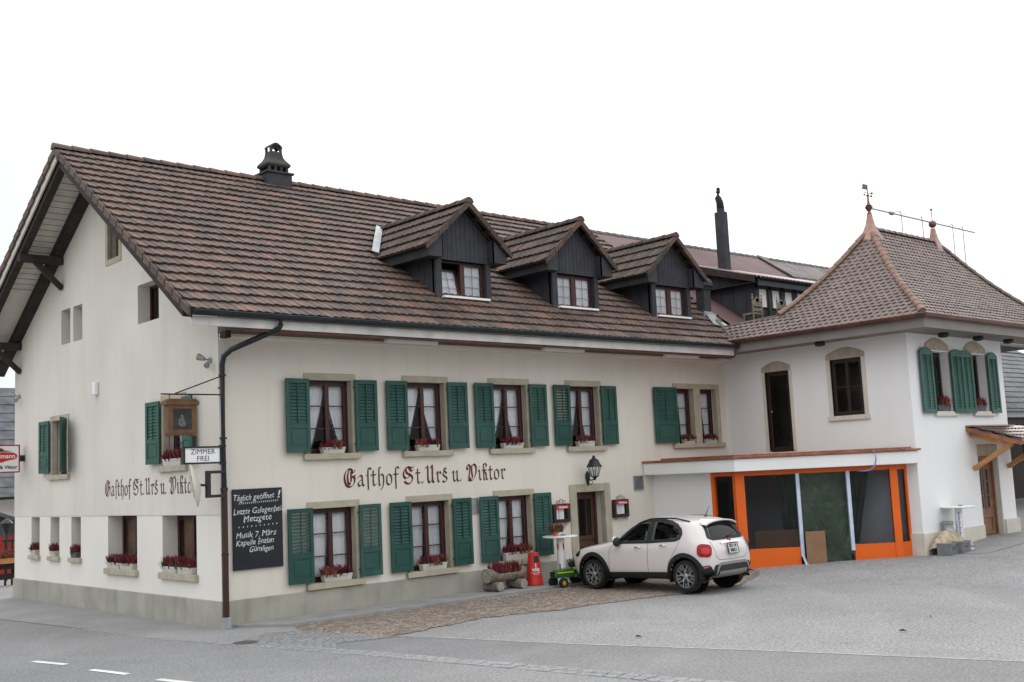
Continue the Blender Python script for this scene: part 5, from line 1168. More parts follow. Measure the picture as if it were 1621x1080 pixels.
# carved hanging sign
hs = thing('hanging_sign', (-.02, .4, 3.2), 'carved wooden box sign with dark picture hanging from an iron bracket', 'inn sign')
sx0, sx1, sy = -1.12, -.34, .02
def HS(q): return (q.x, q.y, q.z)
SY = -.15; X0, X1 = -1.05, -.42
m = MB(); m.box(-1.06, -.54, SY-.07, SY+.07, 3.30, 3.80); m.box(-1.10, -.50, SY-.09, SY+.09, 3.78, 3.85); m.prism([(-1.10, SY-.08, 3.85), (-.50, SY-.08, 3.85), (-.56, SY-.08, 3.89), (-1.04, SY-.08, 3.89)], (0, .16, 0))
m.prism([(-1.06, SY-.07, 3.30), (-.54, SY-.07, 3.30), (-.56, SY-.07, 3.25), (-.66, SY-.07, 3.275), (-.94, SY-.07, 3.275), (-1.04, SY-.07, 3.25)], (0, .14, 0)); m.build('sign_box', 'sign_wood', hs, bevel=.006)
m = MB(); m.box(-.965, -.635, SY-.075, SY-.068, 3.37, 3.72); m.build('picture', 'picture_dark', hs)
m = MB()
blob = [(-.075, .02), (-.085, .07), (-.06, .10), (-.035, .125), (-.03, .165), (-.005, .185), (.02, .165), (.02, .13), (.045, .10), (.05, .05), (.085, -.01), (.07, -.045), (.01, -.06), (-.05, -.05), (-.08, -.02)]
m.prism([(-.81+x_*.85, SY-.0755, 3.47+z_*.85) for x_, z_ in blob], (0, -.002, 0))
m.build('picture_figure', 'picture_pale', hs)
m = MB(); m.tube([(-.02, SY, 3.97), (-1.15, SY, 3.97)], .014, 6); m.tube([(-.03, SY, 4.30), (-.9, SY, 3.98)], .012, 6); m.tube([(-.02, SY, 3.90), (-.02, SY, 4.36)], .016, 6); m.tube([(-1.0, SY, 3.88), (-1.0, SY, 3.97)], .008, 5); m.tube([(-.6, SY, 3.88), (-.6, SY, 3.97)], .008, 5); m.tube([(-.02, 0.0, 4.1), (-.02, SY, 4.1)], .016, 6); m.build('bracket', 'iron', hs)
# room sign
zs = thing('room_sign', (-.1, -.12, 2.85), 'small white lightbox sign reading ZIMMER FREI bracketed to the corner downpipe', 'sign')
m = MB(); frame_rect(m, -.78, -.08, 2.78, 3.08, .028, -.05, .05); 
for v in m.v: v.y = -.15+v.y
m.build('frame', 'black', zs); m = MB(); m.box(-.755, -.105, -.18, -.12, 2.806, 3.054); m.build('panel', 'white_gloss', zs)
m = MB(); text(m, 'ZIMMER', .125, (-.42, -.183, 2.985), RG, UP, bold=.0, sx=1.0); text(m, 'FREI', .125, (-.42, -.183, 2.87), RG, UP, bold=.0, sx=1.0); m.build('lettering', 'black', zs, fix=False)
m = MB(); m.box(-.10, .02, -.17, -.13, 3.06, 3.10); m.box(-.10, .02, -.17, -.13, 2.76, 2.80); m.build('bracket', 'black', zs)
# traffic mirror seen edge on
tm = thing('traffic_mirror', (-.3, -.15, 2.3), 'round traffic mirror seen almost edge on beside the corner downpipe', 'mirror')
m = MB(); cpt = Vector((-.60, -.22, 2.42)); ax_ = Vector((.90, -.43, .16)).normalized()
m.lathe(cpt, [(0.001, -.10), (.14, -.08), (.30, -.03), (.36, 0), (.37, .02), (.35, .025)], 28, ax=-ax_); m.build('shell', 'stone_cream', tm, smooth='auto')
m = MB(); m.tube([cpt+ax_*.08, (-.45, -.2, 2.42), (-.34, -.17, 2.42)], .022, 7); m.box(-.36, -.29, -.2, -.12, 2.20, 2.66); m.box(-.30, .0, -.18, -.14, 2.61, 2.66); m.box(-.30, .0, -.18, -.14, 2.20, 2.25); m.build('bracket', 'iron', tm)
m = MB(); m.lathe(cpt+ax_*-.02, [(0.001, .05), (.2, .035), (.34, 0)], 28, ax=-ax_, cap=False); m.build('mirror_face', 'chrome', tm, smooth=True)
# beer sign at the far left
bs = thing('beer_sign', (-.1, 10.3, 2.9), 'white projecting sign with red beer badge at the far end of the gable', 'sign')
def BS(q): return (q.x+.015, 9.85+q.y, q.z+.245)
m = MB(BS); m.box(-1.0, -.19, -.07, .07, 2.72, 3.32); m.build('panel', 'white_gloss', bs); m = MB(BS); frame_rect(m, -1.03, -.16, 2.69, 3.35, .025, -.075, .075); m.build('frame', 'red_dark', bs)
m = MB(BS); K = 24; m.prism([(-.595+.37*math.copysign(abs(math.cos(a))**.6, math.cos(a)), -.082, 3.08+.095*math.copysign(abs(math.sin(a))**.8, math.sin(a))) for a in [2*math.pi*k/K for k in range(K)]], (0, .01, 0)); m.prism([(-.80, -.081, 3.0), (-.38, -.081, 3.0), (-.595, -.081, 2.93)], (0, .01, 0)); m.build('badge', 'red', bs)
m = MB(BS); pts = []
for k in range(10): a = math.pi/2+k*math.pi/5; r_ = .07 if k % 2 == 0 else .03; pts.append((-.595+r_*math.cos(a)*1.2, -.081, 3.235+r_*.8*math.sin(a)))
m.prism(pts, (0, .01, 0)); m.prism([(-.85, -.081, 3.19), (-.34, -.081, 3.19), (-.595, -.081, 3.23)], (0, .01, 0)); m.build('star', 'sign_wood', bs)
m = MB(BS); text(m, 'Hürlimann', .15, (-.595, -.0835, 3.08), RG, UP, bold=.003, sx=1.0); m.build('lettering', 'white', bs, fix=False)
m = MB(BS); text(m, 'St. Urs & Viktor', .115, (-.595, -.0735, 2.82), RG, UP, bold=.003, sx=.98); m.build('lettering', 'black', bs, fix=False)
m = MB(BS); m.box(-.16, -.02, -.03, .03, 2.95, 3.1); m.build('bracket', 'iron', bs)

# ------------------------------------------------------------------ things in front of the facade
lt = thing('log_trough', (6.0, -.48, .02), 'hollowed log planter of red heather lying on two short logs', 'planter')
def logg(m, a, b, r, n=14, rag=.05):
    a, b = Vector(a), Vector(b); rings = []
    for i in range(5):
        q = a.lerp(b, i/4); d = (b-a).normalized(); s1 = d.cross(Vector((0, 0, 1))).normalized(); s2 = s1.cross(d)
        rings.append([m.p(q+(s1*math.cos(2*math.pi*k/n)+s2*math.sin(2*math.pi*k/n))*r*(1+rag*noise.noise(Vector((k*.9, i*.8, r*9))))) for k in range(n)])
    for i in range(4):
        for k in range(n): m.f.append([rings[i][k], rings[i][(k+1) % n], rings[i+1][(k+1) % n], rings[i+1][k]])
    return rings
m = MB(); L0, L1 = (5.53, -.50, .33), (6.55, -.44, .33); n = 18; a, b = Vector(L0), Vector(L1)
rings = []
for i in range(9):
    q = a.lerp(b, i/8); ring = []; full = i in (0, 1, 8)
    for k in range(n): an = 2*math.pi*k/n; z = math.sin(an)*.145; y = math.cos(an)*.15; ring.append(m.p(q.x, q.y+y*(1+.05*noise.noise(Vector((k, i*.7, 2)))), q.z+(z if z < .03 or full else .03)))
    rings.append(ring)
for i in range(8):
    for k in range(n): m.f.append([rings[i][k], rings[i][(k+1) % n], rings[i+1][(k+1) % n], rings[i+1][k]])
m.build('log', 'log', lt, smooth='auto'); m = MB(); m.lathe((5.53, -.50, .33), [(.0, .012), (.05, .012), (.06, .004), (.138, .004), (.142, -.004)], 18, ax=(-1, 0, 0), cap=False); m.lathe((6.55, -.44, .33), [(.0, .004), (.138, .004), (.142, -.004)], 18, ax=(1, 0, 0), cap=False); m.build('log_end', 'log_end', lt)
for x in (5.72, 6.36):
    m = MB(); r_ = logg(m, (x, -.72, .115), (x, -.26, .115), .10); m.f.append(r_[0][::-1]); m.f.append(r_[-1]); m.build('leg', 'log', lt, smooth='auto'); m = MB(); m.lathe((x, -.72, .115), [(0, .01), (.03, .008), (.092, .004), (.097, -.003)], 14, ax=(0, -1, 0), cap=False); m.build('log_end', 'log_end', lt)
rnd = random.Random(5); m = MB(); heather(m, 5.68, 6.05, -.58, -.38, .34, .27, 240, rnd, .07); heather(m, 6.1, 6.38, -.58, -.38, .34, .27, 160, rnd, .07); m.build('heather', 'heather', lt, fix=False)
m = MB(); heather(m, 5.9, 6.4, -.58, -.38, .34, .22, 160, rnd, .07); m.build('heather', 'heather_rust', lt, fix=False); m = MB(); heather(m, 5.66, 6.4, -.58, -.38, .34, .12, 150, rnd, .07); m.build('foliage', 'leaf', lt, fix=False)

bn = thing('litter_bin', (6.93, -.42, .02), 'tall tapered red litter bin with white lettering below the window sill', 'litter bin')
m = MB(); prof_ = [(.185, 0), (.188, .02), (.178, .06), (.118, .62), (.116, .66), (.10, .675), (.0, .68)]; m.lathe((6.93, -.42, .02), prof_, 28); m.build('bin_body', 'red', bn, smooth='auto')
vd = Vector((-9.27-6.93, -17.9+.42, 0)).normalized(); sd2 = Vector((-vd.y, vd.x, 0))*1.0
if sd2.x < 0: sd2 = -sd2
def onbin(u, z, off=.004): r_ = .178+(.118-.178)*(z-.06)/.56; an = u/r_; return Vector((6.93, -.42, .02+z))+(vd*math.cos(an)+sd2*math.sin(an))*(r_+off)
m = MB()
for i in range(6):
    for j in range(5):
        u0, u1, z0, z1 = [.0+.12*i/6, .0+.12*(i+1)/6, .475+.13*j/5, .475+.13*(j+1)/5]; m.face([onbin(u0, z0), onbin(u1, z0), onbin(u1, z1), onbin(u0, z1)])
m.build('opening', 'black', bn, fix=False)
m = MB()
for s_, sz, u0, z0 in (('vöip', .10, .045, .33), ('die saubere Lösung', .026, .05, .265), ('für draussen', .026, .055, .235)):
    vs_, fs = textmesh(s_, sz, bold=.003 if sz > .05 else .0006); b0 = len(m.v)
    for v in vs_: m.p(onbin(u0+v.x, z0+v.y))
    for f in fs: m.f.append([b0+i for i in f])
m.face([onbin(.03, .38), onbin(.05, .38), onbin(.045, .46), onbin(.035, .46)]); m.build('lettering', 'white', bn, fix=False)

def bistro(x, y, z, label, red):
    t = thing('bistro_table', (x, y, z), label, 'table', 'white standing tables')
    m = MB(); m.lathe((0, 0, .945), [(0, 0), (.36, 0), (.378, .012), (.378, .028), (.366, .036), (0, .036)], 40); m.build('tabletop', 'white_gloss', t, world=False, smooth='auto')
    m = MB(); m.lathe((0, 0, .03), [(.085, 0), (.085, .915)], 24); m.build('column', 'white', t, world=False, smooth='auto')
    m = MB(); m.lathe((0, 0, 0), [(.26, 0), (.27, .01), (.26, .03), (.10, .045), (.09, .06)], 32); m.build('base', 'white_gloss', t, world=False, smooth='auto')
    ang = math.atan2(-17.9-y, -9.27-x); m = MB(); r_ = MB()
    def cyl(mm, a0, a1, z0, z1): 
        for k in range(4): p0 = ang+a0+(a1-a0)*k/4; p1 = ang+a0+(a1-a0)*(k+1)/4; mm.face([(.0865*math.cos(p0), .0865*math.sin(p0), z0), (.0865*math.cos(p1), .0865*math.sin(p1), z0), (.0865*math.cos(p1), .0865*math.sin(p1), z1), (.0865*math.cos(p0), .0865*math.sin(p0), z1)])
    for k in range(14): 
        for a0 in (-.95, .75, -2.2, 1.9) if not red else (-.95, .75): cyl(m, a0, a0+.18, .16+k*.036, .16+k*.036+.018)
    if not red:
        for k in range(18): cyl(m, -.18, .12+.1*((k*7) % 3), .18+k*.038, .18+k*.038+.026)
    m.build('print', 'print_blue', t, world=False, fix=False)
    if red:
        for a0 in (-1.0, .55): cyl(r_, a0, a0+.45, .70, .82); cyl(r_, a0+.15, a0+.3, .66, .70)
    else: cyl(r_, -.7, .7, .07, .15)
    r_.build('emblem', 'red_dark' if red else 'red', t, world=False, fix=False)
    m = MB(); m.lathe((.08, -.02, .981), [(0, 0), (.05, 0), (.055, .025), (.045, .025), (.04, .008), (0, .008)], 14); o = m.build('ashtray', 'metal_grey', None, world=False); o.location = (x, y, z); tag(o, 'small ashtray on the white standing table '+('by the entrance' if red else 'by the wing wall'), 'ashtray', 'ashtrays on the standing tables')
    return t
bistro(7.55, -.62, .02, 'white round standing table with flower pot near the entrance door', True)
bistro(15.58, -5.50, .16, 'white round standing table with empty top against the wing wall', False)
fp = thing('flower_pot', (7.38, -.66, 1.001), 'terracotta pot of pink and rusty flowers on the standing table', 'flower pot')
m = MB(); m.lathe((0, 0, 0), [(.05, 0), (.065, .09), (.072, .09), (.072, .11), (.06, .11), (.055, .09)], 16); m.build('pot', 'terracotta', fp, world=False, smooth='auto')
rnd = random.Random(9)
for mt, n_ in (('heather_rust', 110), ('leaf', 90), ('heather', 30)): m = MB(); heather(m, -.10, .16, -.09, .09, .10, .17, n_, rnd, .08); m.build('flowers', mt, fp, world=False, fix=False)
# toy tractor
tt = thing('toy_tractor', (7.0, -1.0, .02), 'green child pedal tractor with yellow hubs parked in front of the car', 'toy tractor')
tt.rotation_euler = (0, 0, R(-8)); tt.location = (7.02, -1.02, -.02)
def TB(name, m, mt, **k): return m.build(name, mt, tt, world=False, **k)
m = MB(); m.prism([(-.10, -.09, .20), (.40, -.09, .20), (.40, -.09, .36), (.32, -.09, .385), (-.06, -.09, .35), (-.12, -.09, .26)], (0, .18, 0)); TB('hood', m, 'toy_green', bevel=.02)
m = MB(); m.prism([(.38, -.13, .18), (.74, -.13, .18), (.78, -.13, .30), (.56, -.13, .27), (.40, -.13, .24)], (0, .26, 0)); TB('chassis', m, 'toy_green', bevel=.015)
for sy in (-1, 1):
    m = MB(); K = 8; arc = [(.64+.19*math.cos(math.pi*k/K), sy*.15, .17+.19*math.sin(math.pi*k/K)) for k in range(K+1)]+[(.64+.165*math.cos(math.pi*k/K), sy*.15, .17+.165*math.sin(math.pi*k/K)) for k in range(K, -1, -1)]
    m.prism(arc, (0, sy*.12, 0)); TB('mudguard', m, 'toy_green')
    for x, r_, wd in ((.64, .16, .10), (.02, .105, .075)):
        y = sy*(.16 if x > .3 else .14); m = MB(); m.lathe((x, y, r_), [(r_*.5, 0), (r_*.93, 0), (r_, .015), (r_, wd-.015), (r_*.93, wd), (r_*.5, wd)], 22, ax=(0, sy, 0)); wh = TB('wheel', m, 'tyre', smooth='auto')
        m = MB(); m.lathe((x, y+sy*(wd-.02), r_), [(0, .02), (r_*.25, .022), (r_*.35, .012), (r_*.55, .02)], 18, ax=(0, sy, 0)); m.build('hub', 'toy_yellow', wh, world=False, smooth='auto')
m = MB(); m.box(.50, .72, -.10, .10, .32, .36); m.box(.69, .73, -.10, .10, .36, .50); TB('seat', m, 'toy_yellow', bevel=.03)
m = MB(); ctr = Vector((.40, 0, .47)); axw = Vector((-.5, 0, 1)).normalized(); a1 = axw.orthogonal().normalized(); a2 = axw.cross(a1); m.tube([ctr+(a1*math.cos(t_)+a2*math.sin(t_))*.085 for t_ in [2*math.pi*k/18 for k in range(19)]], .012, 6); m.tube([(.34, 0, .34), ctr], .012, 6); m.bar(ctr-a2*.085, ctr+a2*.085, .015, .01); TB('steering_wheel', m, 'black')
m = MB(); m.box(-.13, -.10, -.07, .07, .22, .33); TB('grille', m, 'black'); m = MB(); m.box(-.05, .36, -.094, -.0905, .29, .315); m.box(-.05, .36, .0905, .094, .29, .315); TB('stripe', m, 'toy_yellow')
m = MB(); m.tube([(.12, .05, .36), (.12, .05, .48)], .014, 8); TB('exhaust', m, 'black')
ft = thing('flower_tub', (8.28, -.35, .02), 'dark low pot of brown foliage on the pavement by the door jamb', 'flower pot')
m = MB(); m.lathe((0, 0, 0), [(.11, 0), (.16, .22), (.17, .22), (.17, .25), (.145, .25), (.14, .2), (0, .2)], 18); m.build('pot', 'planter_grey', ft, world=False, smooth='auto')
for mt, n_ in (('heather_dark', 120), ('leaf', 120)): m = MB(); heather(m, -.12, .12, -.1, .1, .2, .28, n_, rnd, .12); m.build('foliage', mt, ft, world=False, fix=False)
# keg, crates and sack by the wing
kg = thing('milk_churn', (15.30, -5.36, .13), 'squat grey metal churn standing behind the straw covered crates', 'churn')
m = MB(); m.lathe((0, 0, 0), [(.16, 0), (.17, .02), (.17, .36), (.175, .38), (.17, .40), (.165, .44), (.13, .50), (.115, .54), (.115, .62), (.13, .63), (.13, .68), (.10, .69), (0, .69)], 22); m.build('body', 'metal_grey', kg, world=False, smooth='auto')
m = MB(); 
for s_ in (-1, 1): m.tube([(s_*.165, 0, .42), (s_*.2, 0, .47), (s_*.18, 0, .52), (s_*.13, 0, .5)], .012, 6)
m.build('handle', 'metal_grey', kg, world=False)
def crate(x, y, z, rz, label):
    t = thing('crate', (x, y, z), label, 'crate', 'grey plastic crates by the wing corner', rz); m = MB(); w_, d_, h_ = .42, .30, .27
    for a in (0, 1):
        y0 = -d_/2 if a == 0 else d_/2-.02; m.box(-w_/2, w_/2, y0, y0+.02, 0, h_*.45); m.box(-w_/2, w_/2, y0, y0+.02, h_*.62, h_); m.box(-w_/2, -w_/4, y0, y0+.02, h_*.45, h_*.62); m.box(w_/4, w_/2, y0, y0+.02, h_*.45, h_*.62)
        x0 = -w_/2 if a == 0 else w_/2-.02; m.box(x0, x0+.02, -d_/2+.02, d_/2-.02, 0, h_)
    for k in range(5): xx = -w_/2+w_*(k+.5)/5; m.box(xx-.012, xx+.012, -d_/2-.008, -d_/2, .02, h_-.04)
    m.box(-w_/2+.02, w_/2-.02, -d_/2+.02, d_/2-.02, .01, .03); m.box(-w_/2-.006, w_/2+.006, -d_/2-.012, -d_/2-.001, h_-.04, h_-.005); m.build('body', 'crate_grey', t, world=False)
crate(14.72, -5.60, zg(14.7, -5.6), R(4), 'grey plastic crate nearest the orange shop front'); crate(15.15, -5.68, zg(15.1, -5.6), R(2), 'grey plastic crate nearest the white standing table')
m = MB(); nu, nv = 40, 20; rows = []
for j in range(nv+1):
    row = []
    for i in range(nu+1):
        u, v = i/nu, j/nv; x = 14.52+1.12*u; fr_ = sstep(15.2, 15.5, x); y = (-5.62-.22*fr_)+(.40+.20*fr_)*v
        env = (math.sin(math.pi*min(1, max(0, u*.97+.015)))**.4)*(math.sin(math.pi*min(1, .06+v*.94))**.5)
        z = zg(x, y)+.03+env*((.47-.16*fr_)+.06*noise.noise(Vector((x*4, y*4, 0)))+.04*noise.noise(Vector((x*13, y*13, 5))))
        row.append(m.p(x, y, z))
    rows.append(row)
for j in range(nv):
    for i in range(nu): m.f.append([rows[j][i], rows[j][i+1], rows[j+1][i+1], rows[j+1][i]])
rnd = random.Random(3)
for k in range(420):
    q = m.v[rnd.randrange(len(m.v))] if k == 0 else Vector(m.v[rnd.randrange((nu+1)*(nv+1))]); e = q+Vector((rnd.uniform(-.07, .07), rnd.uniform(-.07, .03), rnd.uniform(0, .035))); m.face([q+Vector((0, 0, .004)), e, q+Vector((.008, .004, .004))])
o = m.build('straw_heap', 'sack', None, smooth=False, fix=False); tag(o, 'heap of pale straw lying over the grey crates by the wing corner', 'straw')

# ------------------------------------------------------------------ the car
KC = .895
car = thing('parked_car', (7.955, -1.103, -.035), 'pearl white compact crossover parked with its nose to the entrance', 'car'); car.rotation_euler = (R(-.6), 0, R(2.46))
# half sections, l from nose: (l, [(x,z)...]) ; nine points from underside centre to roof centre
SEC = [
 (.02, [(0, .30), (.40, .30), (.50, .36), (.56, .52), (.56, .66), (.48, .74), (.36, .77), (.2, .785), (0, .79)]),
 (.12, [(0, .24), (.58, .24), (.70, .34), (.76, .55), (.75, .70), (.66, .79), (.48, .825), (.26, .845), (0, .85)]),
 (.34, [(0, .22), (.66, .22), (.82, .34), (.865, .58), (.85, .76), (.77, .87), (.57, .91), (.3, .935), (0, .94)]),
 (.83, [(0, .22), (.70, .22), (.87, .34), (.895, .60), (.885, .82), (.82, .945), (.62, .985), (.32, 1.01), (0, 1.02)]),
 (1.22, [(0, .22), (.72, .22), (.87, .34), (.895, .62), (.89, .86), (.84, .985), (.68, 1.035), (.36, 1.065), (0, 1.075)]),
 (1.42, [(0, .22), (.72, .22), (.87, .34), (.893, .62), (.888, .87), (.835, 1.0), (.73, 1.10), (.42, 1.17), (0, 1.19)]),
 (1.72, [(0, .22), (.72, .22), (.87, .34), (.892, .62), (.886, .87), (.83, 1.015), (.70, 1.24), (.54, 1.37), (0, 1.40)]),
 (2.02, [(0, .22), (.72, .22), (.87, .34), (.89, .62), (.886, .88), (.83, 1.025), (.71, 1.30), (.585, 1.495), (0, 1.535)]),
 (2.40, [(0, .22), (.72, .22), (.87, .34), (.89, .62), (.887, .89), (.83, 1.04), (.715, 1.32), (.60, 1.545), (0, 1.588)]),
 (2.85, [(0, .22), (.72, .22), (.87, .34), (.892, .62), (.892, .90), (.835, 1.055), (.715, 1.32), (.60, 1.545), (0, 1.588)]),
 (3.25, [(0, .22), (.72, .22), (.875, .34), (.90, .62), (.905, .91), (.85, 1.07), (.72, 1.31), (.59, 1.52), (0, 1.565)]),
 (3.55, [(0, .24), (.70, .24), (.87, .36), (.90, .62), (.905, .91), (.845, 1.07), (.715, 1.29), (.575, 1.49), (0, 1.535)]),
 (3.80, [(0, .26), (.68, .26), (.85, .38), (.885, .62), (.89, .90), (.825, 1.06), (.695, 1.25), (.545, 1.425), (0, 1.47)]),
 (3.95, [(0, .28), (.66, .28), (.83, .40), (.865, .62), (.865, .88), (.79, 1.03), (.66, 1.16), (.53, 1.265), (0, 1.30)]),
 (4.09, [(0, .30), (.62, .30), (.78, .42), (.82, .60), (.81, .86), (.72, .98), (.60, 1.05), (.42, 1.085), (0, 1.11)]),
 (4.18, [(0, .33), (.56, .33), (.70, .44), (.74, .58), (.71, .82), (.64, .90), (.52, .95), (.36, .975), (0, .985)]),
 (4.235, [(0, .38), (.50, .38), (.61, .46), (.64, .58), (.60, .70), (.52, .77), (.42, .82), (.28, .85), (0, .86)]),
]
def LL(l): return l if l < 3.45 else 3.45+(l-3.45)*.74
m = MB(); rings = []
for l, ps in SEC:
    l = LL(l)
    rings.append([m.p(-x, -l, z) for x, z in ps]+[m.p(x, -l, z) for x, z in ps[-2:0:-1]])
nr = len(rings[0])
for a, b in zip(rings, rings[1:]):
    for k in range(nr): m.f.append([a[k], a[(k+1) % nr], b[(k+1) % nr], b[k]])
for ring, flip in ((rings[0], 0), (rings[-1], 1)):
    h = len(ring)//2
    L_ = ring[0:h+1]; R_ = [ring[0]]+ring[:h-1:-1]
    for k in range(h):
        q = [L_[k], L_[k+1], R_[k+1], R_[k]]; q = list(dict.fromkeys(q)); m.f.append(q if flip else q[::-1])
for v in m.v: v *= KC; v.x *= .975
raw = m.build('cage', 'car_paint', None, smooth=True, world=False)
md = raw.modifiers.new('subsurf', 'SUBSURF'); md.levels = md.render_levels = 3
dg = bpy.context.evaluated_depsgraph_get(); me = bpy.data.meshes.new_from_object(raw.evaluated_get(dg)); bpy.data.objects.remove(raw)
bm = bmesh.new(); bm.from_mesh(me); bmesh.ops.recalc_face_normals(bm, faces=bm.faces); bvh = BVHTree.FromBMesh(bm)
WL = (.83, 3.40); WR = .335
kill = []
for f in bm.faces:
    c = f.calc_center_median()/KC
    for wl_ in WL:
        if abs(c.x) > .55 and math.hypot(-c.y-wl_, c.z-.34) < .395: kill.append(f); break
# the window openings are cut out so that one sees through the glass
def inpoly(p, poly):
    r_ = False; n = len(poly)
    for i in range(n):
        (x0, y0), (x1, y1) = poly[i], poly[(i+1) % n]
        if (y0 > p[1]) != (y1 > p[1]) and p[0] < (x1-x0)*(p[1]-y0)/(y1-y0)+x0: r_ = not r_
    return r_
WIN_F = [(1.50, 1.03), (1.58, 1.10), (1.76, 1.255), (1.98, 1.40), (2.12, 1.455), (2.26, 1.475), (2.40, 1.48), (2.38, 1.05)]
WIN_R = [(2.47, 1.05), (2.49, 1.482), (2.70, 1.475), (2.92, 1.44), (3.10, 1.38), (3.22, 1.29), (3.27, 1.20), (3.245, 1.12), (3.16, 1.095)]
WIN_ALL = [(1.46, 1.015), (1.74, 1.26), (1.97, 1.42), (2.12, 1.475), (2.40, 1.50), (2.72, 1.495), (2.95, 1.46), (3.13, 1.40), (3.26, 1.30), (3.31, 1.20), (3.28, 1.11), (3.18, 1.07), (2.4, 1.03)]
REARW = [(-.60, 1.12), (-.50, 1.385), (-.44, 1.40), (.44, 1.40), (.50, 1.385), (.60, 1.12), (.52, 1.085), (-.52, 1.085)]
for f in bm.faces:
    c = f.calc_center_median()/KC
    sh = lambda P, k: [((x-sum(q[0] for q in P)/len(P))*k+sum(q[0] for q in P)/len(P), (z-sum(q[1] for q in P)/len(P))*k+sum(q[1] for q in P)/len(P)) for x, z in P]
    if abs(c.x) > .5 and (inpoly((-c.y, c.z), sh(WIN_F, .86)) or inpoly((-c.y, c.z), sh(WIN_R, .84))): kill.append(f)
    elif -c.y > 3.66 and inpoly((c.x, c.z), sh(REARW, .88)): kill.append(f)
    elif 1.45 < -c.y < 1.93 and abs(c.x) < .55-(-c.y-1.45)*.1 and c.z > 1.12 and f.normal.z > .3: kill.append(f)
bmesh.ops.delete(bm, geom=list(set(kill)), context='FACES')
bm.to_mesh(me); bm.free(); me.name = 'body'; body = bpy.data.objects.new('body', me); COL.objects.link(body); body.parent = car
for p in me.polygons: p.use_smooth = True
def side_hit(l, z, sx): 
    h = bvh.ray_cast(Vector((sx*3, -l*KC, z*KC)), Vector((-sx, 0, 0))); return (h[0], h[1]) if h[0] else (Vector((sx*.8*KC, -l*KC, z*KC)), Vector((sx, 0, 0)))
def rear_hit(x, z):
    h = bvh.ray_cast(Vector((x*KC, -8, z*KC)), Vector((0, 1, 0))); return (h[0], h[1]) if h[0] else (Vector((x*KC, -4.2*KC, z*KC)), Vector((0, -1, 0)))
def patch(poly, hit, off, nr=16, nc=16):
    """fills a (horizontally convex) polygon and lays it on the body"""
    zs = [p[1] for p in poly]; z0, z1 = min(zs)+1e-4, max(zs)-1e-4; m = MB(); rows = []
    for j in range(nr+1):
        z = z0+(z1-z0)*j/nr; xs_ = []
        for i in range(len(poly)):
            (xa, za), (xb, zb) = poly[i], poly[(i+1) % len(poly)]
            if (za > z) != (zb > z): xs_.append(xa+(xb-xa)*(z-za)/(zb-za))
        a, b = min(xs_), max(xs_); row = []
        for i in range(nc+1): p, n = hit(a+(b-a)*i/nc, z); row.append(m.p(p+n*off))
        rows.append(row)
    for j in range(nr):
        for i in range(nc): m.f.append([rows[j][i], rows[j][i+1], rows[j+1][i+1], rows[j+1][i]])
    return m
def line(pts, hit, off, wdt, closed=False):
    """a narrow ribbon that follows the body"""
    pts = [Vector(p) for p in pts]; fine = []
    for a, b in zip(pts, pts[1:]+(pts[:1] if closed else [])):
        k = max(2, int((b-a).length/.03)); fine += [a.lerp(b, i/k) for i in range(k)]
    if not closed: fine.append(pts[-1])
    m = MB(); n = len(fine); L_, R_ = [], []
    for i, q in enumerate(fine):
        p0 = fine[i-1] if (i or closed) else fine[0]; p1 = fine[(i+1) % n] if (i < n-1 or closed) else fine[-1]; d = (p1-p0).normalized(); nn = Vector((-d.y, d.x))*wdt/2
        a, na = hit(*(q-nn)); b, nb = hit(*(q+nn)); L_.append(m.p(a+na*off)); R_.append(m.p(b+nb*off))
    for i in range(n if closed else n-1): j = (i+1) % n; m.f.append([L_[i], L_[j], R_[j], R_[i]])
    return m
CB = lambda name, m, mt, parent=car, **k: m.build(name, mt, parent, world=False, **k)
